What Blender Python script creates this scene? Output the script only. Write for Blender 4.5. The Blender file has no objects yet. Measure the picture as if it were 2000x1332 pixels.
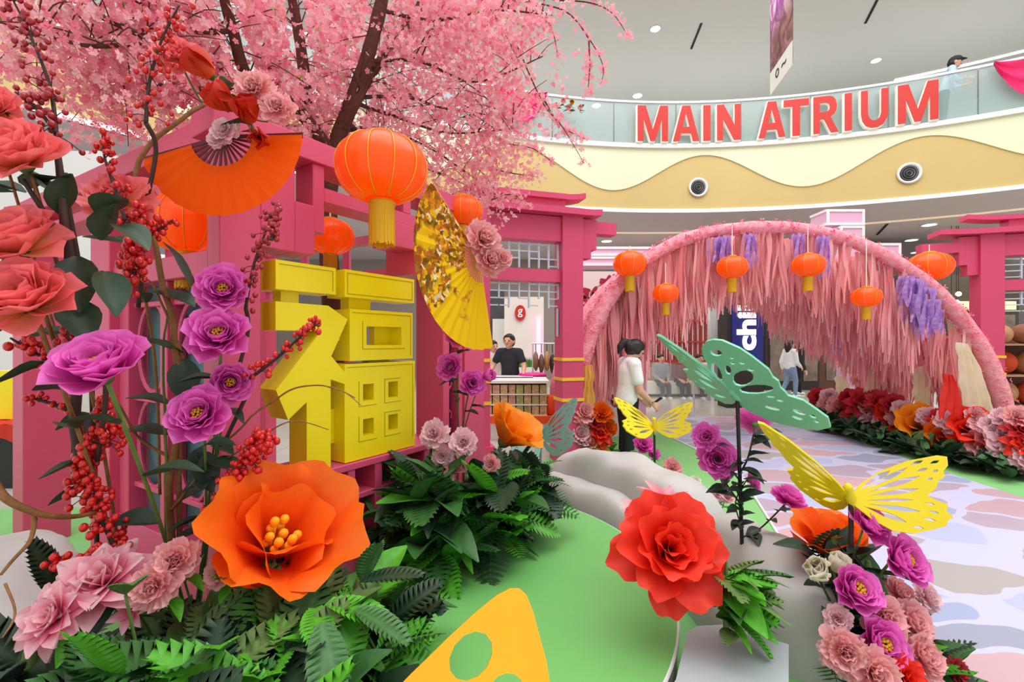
import bpy, math, random
from mathutils import Vector as V, Matrix as M, Euler
from mathutils.geometry import tessellate_polygon
from mathutils import noise as mnoise

scene = bpy.context.scene
COL = scene.collection
R = random.Random(11)
PI = math.pi
F = 900.0          # focal length in pixels of the 2000 px wide frame
EYE = 1.6

# ------------------------------------------------------------------ camera, world, lights, exposure
cd = bpy.data.cameras.new('camera'); cam = bpy.data.objects.new('camera', cd); COL.objects.link(cam)
cd.sensor_width = 36.0; cd.lens = F / 2000 * 36.0; cd.clip_end = 200; cd.clip_start = .05
cam.location = (0, 0, EYE); cam.rotation_euler = (PI / 2, 0, 0)
scene.camera = cam
w = bpy.data.worlds.new('hall_light'); scene.world = w; w.use_nodes = True
w.node_tree.nodes['Background'].inputs[0].default_value = (1.0, 0.98, 0.96, 1)
w.node_tree.nodes['Background'].inputs[1].default_value = 0.80
def area(name, loc, size, power, rot=(0, 0, 0), color=(1, 1, 1), sy=None):
    l = bpy.data.lights.new(name, 'AREA'); l.size = size; l.energy = power; l.color = color
    if sy: l.shape = 'RECTANGLE'; l.size_y = sy
    o = bpy.data.objects.new(name, l); COL.objects.link(o); o.location = loc; o.rotation_euler = rot
    return o
area('skylight', (3.0, 2.8, 13.5), 16.0, 1750, color=(1, .98, .95), sy=14.0)          # the glazed roof over the atrium
for k, (x, y) in enumerate([(-4, 14.6), (1.5, 16.0), (7.5, 15.6), (13.5, 13.2)]):
    area('ceiling_fill', (x, y, 6.7), 5.0, 50, (PI, 0, 0), (1, .98, .94), 2.0)      # added fill lights, unseen behind the kerb, to brighten the ceiling
for k, (x, y) in enumerate([(-3, 14.0), (3, 15.5), (9, 15.0), (14, 12.5)]):
    area('shop_downlights', (x, y, 4.9), 4.0, 150, (0, 0, 0), (1, .95, .88), 2.5)            # rows of lamps under the balcony
vs = scene.view_settings
vs.view_transform = 'Standard'; vs.look = 'None'; vs.gamma = 1.0; vs.use_curve_mapping = False
vs.exposure = 0.27
cy = scene.cycles; cy.max_bounces = 5; cy.diffuse_bounces = 3; cy.use_adaptive_sampling = True; cy.adaptive_threshold = .08; cy.adaptive_min_samples = 20; cy.use_denoising = True; cy.glossy_bounces = 2; cy.transmission_bounces = 4; cy.transparent_max_bounces = 5; cy.caustics_reflective = False; cy.caustics_refractive = False

# ------------------------------------------------------------------ pixel helpers (pixel + depth -> real point)
def P(u, v, Y): return V(((u - 1000) / F * Y, Y, EYE - (v - 666) / F * Y))
def G(u, v, z=0.0):
    Y = F * (EYE - z) / (v - 666)
    return V(((u - 1000) / F * Y, Y, z))

# ------------------------------------------------------------------ materials
def lin(c):
    return tuple(((x / 255) / 12.92 if x / 255 <= .04045 else ((x / 255 + .055) / 1.055) ** 2.4) for x in c) + (1,)
MATS = {}
def mat(name, rgb, rough=.5, metal=0, emit=0, var=0, scale=8, bump=0, bscale=30, spec=.5, sss=0, rgb2=None, trl=0, alpha=1, trans=0, uvramp=None, coat=0):
    if name in MATS: return MATS[name]
    m = bpy.data.materials.new(name); m.use_nodes = True; nt = m.node_tree; N = nt.nodes; L = nt.links
    b = N['Principled BSDF']; out = N['Material Output']
    b.inputs['Roughness'].default_value = rough; b.inputs['Metallic'].default_value = metal
    b.inputs['Specular IOR Level'].default_value = spec; b.inputs['Coat Weight'].default_value = coat
    c = lin(rgb); b.inputs['Base Color'].default_value = c
    src = None
    if uvramp:
        uv = N.new('ShaderNodeUVMap'); sep = N.new('ShaderNodeSeparateXYZ'); rp = N.new('ShaderNodeValToRGB')
        L.new(uv.outputs[0], sep.inputs[0]); L.new(sep.outputs[1], rp.inputs[0])
        rp.color_ramp.elements[0].position = uvramp[0][0]; rp.color_ramp.elements[0].color = lin(uvramp[0][1])
        rp.color_ramp.elements[1].position = uvramp[-1][0]; rp.color_ramp.elements[1].color = lin(uvramp[-1][1])
        for p, q in uvramp[1:-1]:
            e = rp.color_ramp.elements.new(p); e.color = lin(q)
        src = rp.outputs[0]
    if var or rgb2:
        tc = N.new('ShaderNodeTexCoord'); nz = N.new('ShaderNodeTexNoise'); nz.inputs['Scale'].default_value = scale
        nz.inputs['Detail'].default_value = 4
        L.new(tc.outputs['Object'], nz.inputs['Vector'])
        if rgb2:
            mx = N.new('ShaderNodeMix'); mx.data_type = 'RGBA'
            r2 = N.new('ShaderNodeMapRange'); r2.inputs[1].default_value = .38; r2.inputs[2].default_value = .62
            L.new(nz.outputs[0], r2.inputs[0]); L.new(r2.outputs[0], mx.inputs[0])
            mx.inputs[6].default_value = c; mx.inputs[7].default_value = lin(rgb2)
            if src: L.new(src, mx.inputs[6])
            src = mx.outputs[2]
        else:
            hs = N.new('ShaderNodeHueSaturation'); r2 = N.new('ShaderNodeMapRange')
            r2.inputs[1].default_value = .3; r2.inputs[2].default_value = .7
            r2.inputs[3].default_value = 1 - var; r2.inputs[4].default_value = 1 + var
            L.new(nz.outputs[0], r2.inputs[0]); L.new(r2.outputs[0], hs.inputs['Value'])
            hs.inputs['Color'].default_value = c
            if src: L.new(src, hs.inputs['Color'])
            src = hs.outputs[0]
    if src: L.new(src, b.inputs['Base Color'])
    if bump:
        tc = N.new('ShaderNodeTexCoord'); nz = N.new('ShaderNodeTexNoise'); nz.inputs['Scale'].default_value = bscale
        L.new(tc.outputs['Object'], nz.inputs['Vector']); bp = N.new('ShaderNodeBump'); bp.inputs['Strength'].default_value = bump
        bp.inputs['Distance'].default_value = .02
        L.new(nz.outputs[0], bp.inputs['Height']); L.new(bp.outputs[0], b.inputs['Normal'])
    if emit:
        b.inputs['Emission Color'].default_value = c; b.inputs['Emission Strength'].default_value = emit
        if src: L.new(src, b.inputs['Emission Color'])
        m.cycles.emission_sampling = 'NONE'
    if alpha < 1: b.inputs['Alpha'].default_value = alpha
    if trans: b.inputs['Transmission Weight'].default_value = trans; b.inputs['IOR'].default_value = 1.02
    if trl:
        t = N.new('ShaderNodeBsdfTranslucent'); t.inputs[0].default_value = c
        if src: L.new(src, t.inputs[0])
        ms = N.new('ShaderNodeMixShader'); ms.inputs[0].default_value = trl
        L.new(b.outputs[0], ms.inputs[1]); L.new(t.outputs[0], ms.inputs[2]); L.new(ms.outputs[0], out.inputs[0])
    MATS[name] = m
    return m

# ------------------------------------------------------------------ mesh builder
class MB:
    def __init__(s): s.v = []; s.f = []; s.uv = {}; s.mi = []
    def add(s, vs, fs, mi=0, uvs=None):
        o = len(s.v); s.v += [V(p) for p in vs]
        if uvs:
            for i, q in enumerate(uvs): s.uv[o + i] = q
        for f in fs: s.f.append(tuple(i + o for i in f)); s.mi.append(mi)
        return s
    def box(s, lo, hi, T=None, mi=0):
        x0, y0, z0 = lo; x1, y1, z1 = hi
        vs = [V(p) for p in ((x0,y0,z0),(x1,y0,z0),(x1,y1,z0),(x0,y1,z0),(x0,y0,z1),(x1,y0,z1),(x1,y1,z1),(x0,y1,z1))]
        if T is not None: vs = [T @ p for p in vs]
        return s.add(vs, [(0,3,2,1),(4,5,6,7),(0,1,5,4),(1,2,6,5),(2,3,7,6),(3,0,4,7)], mi)
    def plate(s, outer, holes, t, T, mi=0, mi_side=None):
        """a sheet with cut-outs in local XY, from z=0 to z=t, placed by T"""
        loops = [outer] + list(holes); tri = tessellate_polygon([[V((x, y, 0)) for x, y in lp] for lp in loops])
        flat = [p for lp in loops for p in lp]; n = len(flat)
        vs = [T @ V((x, y, t)) for x, y in flat] + [T @ V((x, y, 0)) for x, y in flat]
        fs = []
        for a, b, c in tri:
            A, B, C = flat[a], flat[b], flat[c]
            if (B[0]-A[0])*(C[1]-A[1]) - (B[1]-A[1])*(C[0]-A[0]) < 0: b, c = c, b
            fs.append((a, b, c)); fs.append((a + n, c + n, b + n))
        s.add(vs, fs, mi)
        base = len(s.v) - 2 * n; o = 0
        for lp in loops:
            k = len(lp)
            for i in range(k):
                a = o + i; b = o + (i + 1) % k
                s.f.append((base + a, base + a + n, base + b + n, base + b)); s.mi.append(mi if mi_side is None else mi_side)
            o += k
        return s
    def tube(s, path, rad, n=8, mi=0, cap=True):
        path = [V(p) for p in path]; k = len(path)
        if not isinstance(rad, (list, tuple)): rad = [rad] * k
        vs = []; fs = []; ref = None
        for i, p in enumerate(path):
            d = (path[min(i + 1, k - 1)] - path[max(i - 1, 0)])
            if d.length < 1e-9: d = V((0, 0, 1))
            d.normalize()
            if ref is None: ref = V((1, 0, 0)) if abs(d.x) < .8 else V((0, 1, 0))
            a = (ref - d * ref.dot(d)); a.normalize(); b = d.cross(a); ref = a
            for j in range(n):
                q = 2 * PI * j / n; vs.append(p + (a * math.cos(q) + b * math.sin(q)) * rad[i])
        for i in range(k - 1):
            for j in range(n):
                fs.append((i*n + j, i*n + (j+1) % n, (i+1)*n + (j+1) % n, (i+1)*n + j))
        if cap:
            fs.append(tuple(range(n))[::-1]); fs.append(tuple((k-1)*n + j for j in range(n)))
        return s.add(vs, fs, mi)
    def lathe(s, prof, n=20, T=None, mi=0, cap=True):
        T = T or M(); vs = []; fs = []; k = len(prof)
        for r, z in prof:
            for j in range(n): q = 2 * PI * j / n; vs.append(T @ V((r * math.cos(q), r * math.sin(q), z)))
        for i in range(k - 1):
            for j in range(n): fs.append((i*n + j, i*n + (j+1) % n, (i+1)*n + (j+1) % n, (i+1)*n + j))
        if cap: fs.append(tuple(range(n))[::-1]); fs.append(tuple((k-1)*n + j for j in range(n)))
        return s.add(vs, fs, mi)
    def sphere(s, c, r, n=8, m=6, sc=(1, 1, 1), T=None, mi=0):
        pr = [(math.sin(PI * i / m) * r, -math.cos(PI * i / m) * r) for i in range(m + 1)]
        pr[0] = (r * .01, -r); pr[-1] = (r * .01, r)
        X = M.Translation(V(c)) @ (T or M()) @ M.Diagonal(V((*sc, 1)))
        return s.lathe(pr, n, X, mi)
    def grid(s, fn, nu, nv, mi=0, uv=True, wrap=False):
        vs = []; us = []; fs = []
        for j in range(nv + 1):
            for i in range(nu + 1): vs.append(V(fn(i / nu, j / nv))); us.append((i / nu, j / nv))
        for j in range(nv):
            for i in range(nu):
                a = j * (nu + 1) + i; fs.append((a, a + 1, a + nu + 2, a + nu + 1))
        return s.add(vs, fs, mi, us if uv else None)
    def mesh(s, name, mats, smooth=False, org=None):
        me = bpy.data.meshes.new(name); o = org or V((0, 0, 0))
        me.from_pydata([tuple(p - o) for p in s.v], [], s.f)
        for m in (mats if isinstance(mats, (list, tuple)) else [mats]): me.materials.append(m)
        if any(s.mi): me.polygons.foreach_set('material_index', s.mi)
        if smooth: me.polygons.foreach_set('use_smooth', [True] * len(s.f))
        if s.uv:
            ul = me.uv_layers.new(name='UVMap')
            for lp in me.loops: ul.data[lp.index].uv = s.uv.get(lp.vertex_index, (0, 0))
        me.update()
        return me
    def build(s, name, mats, parent=None, smooth=False, base=None):
        """link as one mesh object; vertices are given in world space"""
        if parent is not None: o = org(parent)
        elif base is not None: o = V(base)
        elif base is None and s.v:
            lo = V((min(p.x for p in s.v), min(p.y for p in s.v), min(p.z for p in s.v)))
            hi = V((max(p.x for p in s.v), max(p.y for p in s.v), max(p.z for p in s.v)))
            o = V(((lo.x + hi.x) / 2, (lo.y + hi.y) / 2, lo.z))
        else: o = V((0, 0, 0))
        ob = bpy.data.objects.new(name, s.mesh(name, mats, smooth, o)); COL.objects.link(ob)
        if parent is not None: ob.parent = parent
        else: ob.location = o
        return ob
def org(o):
    p = V((0, 0, 0))
    while o is not None: p += o.location; o = o.parent
    return p
def tag(o, label=None, cat=None, group=None, kind=None):
    if label: o['label'] = label
    if cat: o['category'] = cat
    if group: o['group'] = group
    if kind: o['kind'] = kind
    return o
def thing(name, label, cat, loc=(0, 0, 0), group=None):
    o = bpy.data.objects.new(name, None); COL.objects.link(o); o.location = loc; o.empty_display_size = .1
    return tag(o, label, cat, group)
def inst(name, mesh, parent, mtx):
    o = bpy.data.objects.new(name, mesh); COL.objects.link(o)
    if parent is not None: o.parent = parent
    o.matrix_local = mtx
    return o
def struct(name, mb, mats, smooth=False): return tag(mb.build(name, mats, None, smooth), kind='structure')
def face_rot(d, spin=0):
    return V(d).normalized().to_track_quat('Z', 'Y').to_matrix().to_4x4() @ M.Rotation(spin, 4, 'Z')
def frame(o, x, y):
    """matrix with axes x, y and x cross y at o"""
    x = V(x); y = V(y); z = x.cross(y).normalized()
    return M(((x.x, y.x, z.x, o[0]), (x.y, y.y, z.y, o[1]), (x.z, y.z, z.z, o[2]), (0, 0, 0, 1)))
def lerp(a, b, t): return a + (b - a) * t
def spline(pts, n=6):
    pts = [V(p) for p in pts]; out = []
    for i in range(len(pts) - 1):
        p0 = pts[max(i - 1, 0)]; p1 = pts[i]; p2 = pts[i + 1]; p3 = pts[min(i + 2, len(pts) - 1)]
        for k in range(n):
            t = k / n
            out.append(.5 * ((2*p1) + (p2 - p0)*t + (2*p0 - 5*p1 + 4*p2 - p3)*t*t + (3*p1 - p0 - 3*p2 + p3)*t**3))
    return out + [pts[-1]]

# colours
PINK = mat('pink_paint', (217, 80, 120), .45, var=.04, scale=2)
PINK2 = mat('magenta_paint', (211, 66, 112), .45, var=.04, scale=2)
YEL = mat('yellow_paint', (250, 230, 8), .4, var=.03, scale=3)
YLINE = mat('yellow_groove', (176, 160, 8), .5)
WHITE = mat('white_paint', (238, 238, 236), .45)
GREY = mat('rock_grey', (188, 186, 184), .6, var=.10, scale=2.2, bump=.25, bscale=5)
GOLD = mat('gold_ring', (246, 190, 40), .35)
BROWN = mat('bark', (92, 55, 45), .8, var=.25, scale=25, bump=.5, bscale=40)
VINE = mat('vine_stem', (136, 92, 48), .7, var=.25, scale=30, bump=.4)
DKSTEM = mat('dark_stem', (62, 40, 36), .7, var=.2)
GSTEM = mat('green_stem', (92, 118, 50), .6, var=.2)
BLACK = mat('black_paint', (22, 22, 24), .5)
# ================================================================== SETTING
RC = V((4.1, -2.2, 0)); RR = 14.1
def ring(th, r, z): a = math.radians(th); return V((RC.x + r * math.sin(a), RC.y + r * math.cos(a), z))
def ring_at(u, r=RR):
    """angle of the ring point seen at pixel column u"""
    k = (u - 1000) / F; lo, hi = -70.0, 70.0
    for _ in range(50):
        m = (lo + hi) / 2; p = ring(m, r, 0)
        if p.x / max(p.y, .01) < k: lo = m
        else: hi = m
    return lo
TH0, TH1, NT = -72.0, 62.0, 134
def band(mb, f0, f1, th0=TH0, th1=TH1, n=NT):
    for i in range(n):
        a = lerp(th0, th1, i / n); b = lerp(th0, th1, (i + 1) / n)
        mb.add([f0(a), f0(b), f1(b), f1(a)], [(0, 1, 2, 3)])
    return mb
def ringbox(mb, r0, r1, z0, z1, th0=TH0, th1=TH1, n=NT):
    band(mb, lambda t: ring(t, r0, z0), lambda t: ring(t, r0, z1), th0, th1, n)
    band(mb, lambda t: ring(t, r1, z1), lambda t: ring(t, r1, z0), th0, th1, n)
    band(mb, lambda t: ring(t, r0, z1), lambda t: ring(t, r1, z1), th0, th1, n)
    band(mb, lambda t: ring(t, r1, z0), lambda t: ring(t, r0, z0), th0, th1, n)
    for t in (th0, th1): mb.add([ring(t, r0, z0), ring(t, r1, z0), ring(t, r1, z1), ring(t, r0, z1)], [(0, 1, 2, 3)])
    return mb

# floor: polished stone tiles with joints
mt = mat('polished_tile', (206, 200, 190), .12, var=.05, scale=1.2)
nt = mt.node_tree; br = nt.nodes.new('ShaderNodeTexBrick'); tc = nt.nodes.new('ShaderNodeTexCoord'); bsd = nt.nodes['Principled BSDF']
br.offset = 0; br.inputs['Color1'].default_value = lin((206, 200, 190)); br.inputs['Color2'].default_value = lin((198, 192, 183))
br.inputs['Mortar'].default_value = lin((165, 160, 152)); br.inputs['Scale'].default_value = 1.0; br.inputs['Mortar Size'].default_value = .006
br.inputs['Brick Width'].default_value = 1.2; br.inputs['Row Height'].default_value = 1.2
nt.links.new(tc.outputs['Object'], br.inputs[0]); nt.links.new(br.outputs[0], bsd.inputs['Base Color'])
struct('floor', MB().box((-16, -4, -.2), (26, 24, 0)), mt)
# green carpet
GREEN = mat('green_carpet', (128, 192, 118), .85, var=.04, scale=3, bump=.15, bscale=300)
wl = [(1.35, 0.6), (1.40, 1.4), (1.56, 2.1), (1.92, 3.0), (2.38, 4.4), (2.66, 5.4), (2.72, 6.2), (2.66, 7.2), (2.58, 8.0)]
wr = [(5.15, 0.6), (5.15, 3.0), (5.18, 4.6), (5.30, 6.0), (5.55, 7.6), (5.72, 8.8), (5.8, 9.6)]
gl = [(-7, .6)] + wl + [(2.3, 8.15), (1.6, 7.6), (.9, 6.9), (-.4, 4.9), (-3, 4.45), (-7, 4.3)]
struct('floor_carpet_green', MB().plate(gl, [], .006, M.Translation((0, 0, .001))), GREEN)
struct('floor_carpet_verge', MB().plate(wr + [(8.6, 9.6), (8.6, .6)], [], .006, M.Translation((0, 0, .001))), GREEN)
# printed pebble walkway
mp = mat('pebble_print', (205, 205, 232), .5); nt = mp.node_tree; N = nt.nodes; L = nt.links; bsd = N['Principled BSDF']
tc = N.new('ShaderNodeTexCoord'); nz = N.new('ShaderNodeTexNoise'); nz.inputs['Scale'].default_value = 1.6
va = N.new('ShaderNodeVectorMath'); va.operation = 'MULTIPLY_ADD'; va.inputs[1].default_value = (.5, .5, .5)
L.new(tc.outputs['Object'], nz.inputs['Vector']); L.new(nz.outputs['Color'], va.inputs[0]); L.new(tc.outputs['Object'], va.inputs[2])
mpn = N.new('ShaderNodeMapping'); mpn.inputs['Scale'].default_value = (1.25, 2.3, 1); mpn.inputs['Rotation'].default_value = (0, 0, -.35); L.new(va.outputs[0], mpn.inputs[0])
v1 = N.new('ShaderNodeTexVoronoi'); v1.feature = 'DISTANCE_TO_EDGE'; v2 = N.new('ShaderNodeTexVoronoi')
for q in (v1, v2): q.inputs['Scale'].default_value = 1.0; q.inputs['Randomness'].default_value = .85; q.voronoi_dimensions = '2D'; L.new(mpn.outputs[0], q.inputs['Vector'])
rp = N.new('ShaderNodeValToRGB'); sp = N.new('ShaderNodeSeparateXYZ'); L.new(v2.outputs['Color'], sp.inputs[0]); L.new(sp.outputs[0], rp.inputs[0])
rp.color_ramp.interpolation = 'CONSTANT'; cr = rp.color_ramp
cols = [(158, 170, 204), (190, 160, 172), (170, 166, 166), (178, 186, 220), (176, 160, 178), (200, 166, 174), (154, 160, 184)]
cr.elements[0].color = lin(cols[0]); cr.elements[1].color = lin(cols[1]); cr.elements[1].position = .14
for i, c in enumerate(cols[2:]):
    e = cr.elements.new(.28 + i * .145); e.color = lin(c)
th = N.new('ShaderNodeMapRange'); th.inputs[1].default_value = .055; th.inputs[2].default_value = .065; L.new(v1.outputs['Distance'], th.inputs[0])
th2 = N.new('ShaderNodeMapRange'); th2.inputs[1].default_value = .56; th2.inputs[2].default_value = .545; L.new(v2.outputs['Distance'], th2.inputs[0])
mm = N.new('ShaderNodeMath'); mm.operation = 'MULTIPLY'; L.new(th.outputs[0], mm.inputs[0]); L.new(th2.outputs[0], mm.inputs[1]); th = mm
mx = N.new('ShaderNodeMix'); mx.data_type = 'RGBA'; mx.inputs[6].default_value = lin((194, 196, 226)); L.new(rp.outputs[0], mx.inputs[7]); L.new(th.outputs[0], mx.inputs[0])
L.new(mx.outputs[2], bsd.inputs['Base Color'])
struct('floor_walkway', MB().plate(wl[::-1] + wr + [(4.2, 9.75), (3.2, 9.4)], [], .006, M.Translation((0, 0, .004))), mp)
we = [V((x, y, .014)) for x, y in wl]
struct('trim_1', MB().tube(spline(we, 5), .012, 6), WHITE)

# balcony ring
BEIGE = mat('fascia_beige', (206, 182, 118), .5, var=.03, scale=.6)
CREAM = mat('fascia_cream', (226, 230, 198), .5, var=.02, scale=.6)
struct('wall_balcony', ringbox(MB(), RR, RR + .3, 5.0, 6.55), BEIGE)
def wave(t): return 5.92 - .46 * math.cos(PI * (t + 6.3) / 9.8)
mb = MB(); n2 = 402
band(mb, lambda t: ring(t, RR - .03, wave(t)), lambda t: ring(t, RR - .03, 6.55), n=n2)
band(mb, lambda t: ring(t, RR, wave(t)), lambda t: ring(t, RR - .03, wave(t)), n=n2)
struct('wall_balcony_wave', mb, CREAM)
struct('trim_2', ringbox(MB(), RR - .10, RR + .3, 6.55, 6.66), WHITE)
LED = mat('led_strip', (250, 250, 255), .5, emit=.7)
struct('trim_3', ringbox(MB(), RR - .03, RR + .05, 4.93, 5.0), LED)
CEIL = mat('ceiling_paint', (222, 221, 218), .8)
CEIL2 = mat('soffit_paint', (205, 200, 205), .7)
struct('ceiling', ringbox(MB(), RR - .4, 27, 10.5, 10.7, n=60), CEIL)
struct('ceiling_lower', ringbox(MB(), RR + .05, 27, 5.0, 5.2, n=60), CEIL2)
UPW = mat('upper_wall', (196, 212, 202), .7)
struct('wall_upper', ringbox(MB(), 23, 23.2, 5.2, 10.5, n=60), UPW)
struct('trim_4', ringbox(MB(), 19.95, 20.05, 10.46, 10.5, 26.5, 48, 40), LED)
struct('trim_5', ringbox(MB(), 16.6, 16.66, 4.96, 5.0, -6, 55, 60), mat('cream_light_line', (246, 224, 190), .4, emit=.3))  # thin cream light strip, its faint glow put into the material
struct('wall_back', MB().box((-16, 19.2, 0), (28, 19.4, 5.0)), mat('back_wall', (150, 140, 136), .7))
# glass balustrade
GLASS = mat('balustrade_glass', (200, 226, 226), .05, alpha=.26, spec=.6)
t = thing('glass_balustrade', 'curved clear glass balustrade with white handrail on the balcony edge', 'balustrade', ring(0, RR, 6.66))
th = TH0
while th < TH1:
    ringbox(MB(), RR + .02, RR + .035, 6.66, 7.74, th + .04, th + 6.5, 8).build('glass_pane', GLASS, t); th += 6.6
ringbox(MB(), RR - .01, RR + .06, 7.74, 7.79).build('handrail', mat('steel', (225, 228, 232), .25, metal=.3), t)
# fonts
def text_mesh(s, w_, h_, depth, mats, offset=0.02, name='lettering'):
    cu = bpy.data.curves.new('lettering', 'FONT'); cu.body = s; cu.extrude = .5; cu.offset = offset; cu.resolution_u = 6
    ob = bpy.data.objects.new('lettering', cu); COL.objects.link(ob)
    bpy.context.view_layer.update()
    me = bpy.data.meshes.new_from_object(ob); bpy.data.objects.remove(ob)
    xs = [v.co.x for v in me.vertices]; ys = [v.co.y for v in me.vertices]
    x0, x1, y0, y1 = min(xs), max(xs), min(ys), max(ys)
    for v in me.vertices:
        v.co.x = ((v.co.x - x0) / (x1 - x0) - .5) * w_; v.co.y = (v.co.y - y0) / (y1 - y0) * h_; v.co.z = (v.co.z + .5) * depth
    me.materials.clear(); me.materials.append(mats); me.update(); me.name = name
    return me
RED = mat('letter_red', (204, 42, 32), .4)
GLY = {'M': [[(0,0),(.2,0),(.2,.62),(.42,0),(.58,0),(.8,.62),(.8,0),(1,0),(1,1),(.74,1),(.5,.32),(.26,1),(0,1)]],
 'A': [[(0,0),(.24,0),(.31,.22),(.69,.22),(.76,0),(1,0),(.65,1),(.35,1)], [(.37,.40),(.63,.40),(.5,.80)]], 'I': [[(0,0),(1,0),(1,1),(0,1)]],
 'N': [[(0,0),(.25,0),(.25,.60),(.72,0),(1,0),(1,1),(.75,1),(.75,.40),(.28,1),(0,1)]], 'T': [[(.35,0),(.65,0),(.65,.81),(1,.81),(1,1),(0,1),(0,.81),(.35,.81)]],
 'R': [[(0,0),(.26,0),(.26,.38),(.42,.38),(.70,0),(1,0),(.68,.42),(.84,.50),(.92,.62),(.93,.74),(.88,.88),(.76,.97),(.58,1),(0,1)], [(.26,.57),(.52,.57),(.63,.62),(.66,.70),(.63,.78),(.52,.82),(.26,.82)]],
 'U': [[(0,1),(0,.38),(.05,.2),(.18,.06),(.38,0),(.62,0),(.82,.06),(.95,.2),(1,.38),(1,1),(.75,1),(.75,.40),(.70,.27),(.60,.2),(.5,.18),(.40,.2),(.30,.27),(.25,.40),(.25,1)]]}
LWHITE = mat('letter_white', (246, 240, 228), .4, emit=.15)
nm = ['red letter M that begins the word MAIN', 'red letter A in the word MAIN', 'red letter I in the word MAIN', 'red letter N that ends the word MAIN',
      'red letter A that begins the word ATRIUM', 'red letter T in the word ATRIUM', 'red letter R in the word ATRIUM', 'red letter I in the word ATRIUM', 'red letter U in the word ATRIUM', 'red letter M that ends the word ATRIUM']
for ch, (u0, u1), lb in zip('MAINATRIUM', [(1245,1304),(1314,1365),(1373,1387),(1400,1446),(1481,1533),(1530,1579),(1588,1637),(1649,1663),(1681,1734),(1753,1832)], nm):
    rr = RR - .14; a = (ring_at(u0, rr) + ring_at(u1, rr)) / 2; wd = (ring(ring_at(u1, rr), rr, 0) - ring(ring_at(u0, rr), rr, 0)).length
    t = thing('sign_letter', lb + ' on the balcony', 'letter', ring(a, rr, 6.66), 'red letters of the balcony sign')
    tx = V((math.cos(math.radians(a)), -math.sin(math.radians(a)), 0)); T = frame((0, 0, 0), tx, (0, 0, 1))
    LT = T.copy(); MB_ = lambda k, w_, h_, d_, o_: MB().plate([((x - .5) * w_ + o_[0], y * h_ + o_[1]) for x, y in GLY[k][0]], [[((x - .5) * w_ + o_[0], y * h_ + o_[1]) for x, y in hl_] for hl_ in GLY[k][1:]], d_, LT @ M.Translation((0, 0, o_[2])))
    inst('face', MB_(ch, wd, .90, .015, (0, .03, .02)).mesh('face', RED), t, M())
    inst('backing', MB_(ch, wd + .03, .94, .095, (-.012, .005, -.08)).mesh('backing', LWHITE), t, M())
# round air diffusers in the fascia
for i, (u, zc, lb) in enumerate([(1363, 5.55, 'round black air nozzle under the word MAIN on the fascia'), (1775, 5.55, 'round black air nozzle under the word ATRIUM on the fascia')]):
    a = ring_at(u); p = ring(a, RR - .012, zc); nrm = V((-math.sin(math.radians(a)), -math.cos(math.radians(a)), 0))
    t = thing('air_nozzle', lb, 'air vent', p, 'air nozzles in the balcony fascia'); T = face_rot(nrm)
    def lt(prof, name, m):
        x = MB().lathe(prof, 32, M.Translation(p) @ T, cap=False); x.build(name, m, t, True)
    lt([(.23, 0), (.25, .04), (.20, .05), (.18, .01)], 'ring', mat('vent_white', (228, 228, 226), .4))
    lt([(.2, .005), (.001, .006)], 'throat', BLACK)
    for r in (.15, .10, .05): lt([(r, .0), (r + .012, .03), (r + .005, .035), (r - .006, 0)], 'louver', mat('vent_grey', (120, 122, 124), .4))
# downlights
DL = mat('downlight_glow', (255, 246, 226), .5, emit=7); DLR = mat('downlight_rim', (235, 235, 232), .4)
def downlight(u, v, z, lb, r=.13, gr='recessed downlights'):
    Y = F * (z - EYE) / (666 - v); p = P(u, v, Y); t = thing('downlight', lb, 'downlight', (p.x, p.y, z - .02), gr)
    MB().lathe([(r, 0), (r * 1.2, 0), (r * 1.2, .03), (r, .03)], 20, M.Translation((p.x, p.y, z - .03)), cap=False).build('rim', DLR, t)
    MB().lathe([(r, 0), (r, .01)], 20, M.Translation((p.x, p.y, z - .022))).build('lens', DL, t)
    return p
for u, v, lb in [(1280, 55, 'round ceiling downlight beside the blossom spray above the letters'), (1711, 117, 'round ceiling downlight above the word ATRIUM'), (1245, 186, 'small far downlight just above the rail over MAIN'), (1165,205,'small far downlight left of the word MAIN')]:
    downlight(u, v, 10.5, lb, .13 if v < 150 else .16)
for u, v, lb in [(1815, 438, 'bright round downlight under the balcony beside the hanging lantern by the gate'), (1780, 468, 'middle downlight of the row under the balcony by the lilac box'), (1790, 492, 'lowest downlight of the row under the balcony by the lilac box'), (1185, 470, 'round downlight under the balcony above the pink gate tip')]:
    downlight(u, v, 5.0, lb, .17)
for (u0, v0), (u1, v1), z, lb in [((1350, 95), (1370, 45), 10.5, 'thin black slot in the ceiling over MAIN'), ((1690, 45), (1713, 0), 10.5, 'thin black slot in the ceiling near the hanging banner'), ((1713, 458), (1733, 437), 5.0, 'thin black slot in the soffit under the balcony')]:
    a = P(u0, v0, F * (z - EYE) / (666 - v0)); b = P(u1, v1, F * (z - EYE) / (666 - v1)); d = (b - a).normalized(); s = V((d.y, -d.x, 0)) * .03
    k = V((0, 0, -.02))
    x = MB().add([a - s, a + s, b + s, b - s, a - s + k, a + s + k, b + s + k, b - s + k], [(0,1,2,3),(4,7,6,5),(0,4,5,1),(1,5,6,2),(2,6,7,3),(3,7,4,0)])
    tag(x.build('ceiling_slot', BLACK), lb, 'air slot')
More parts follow.
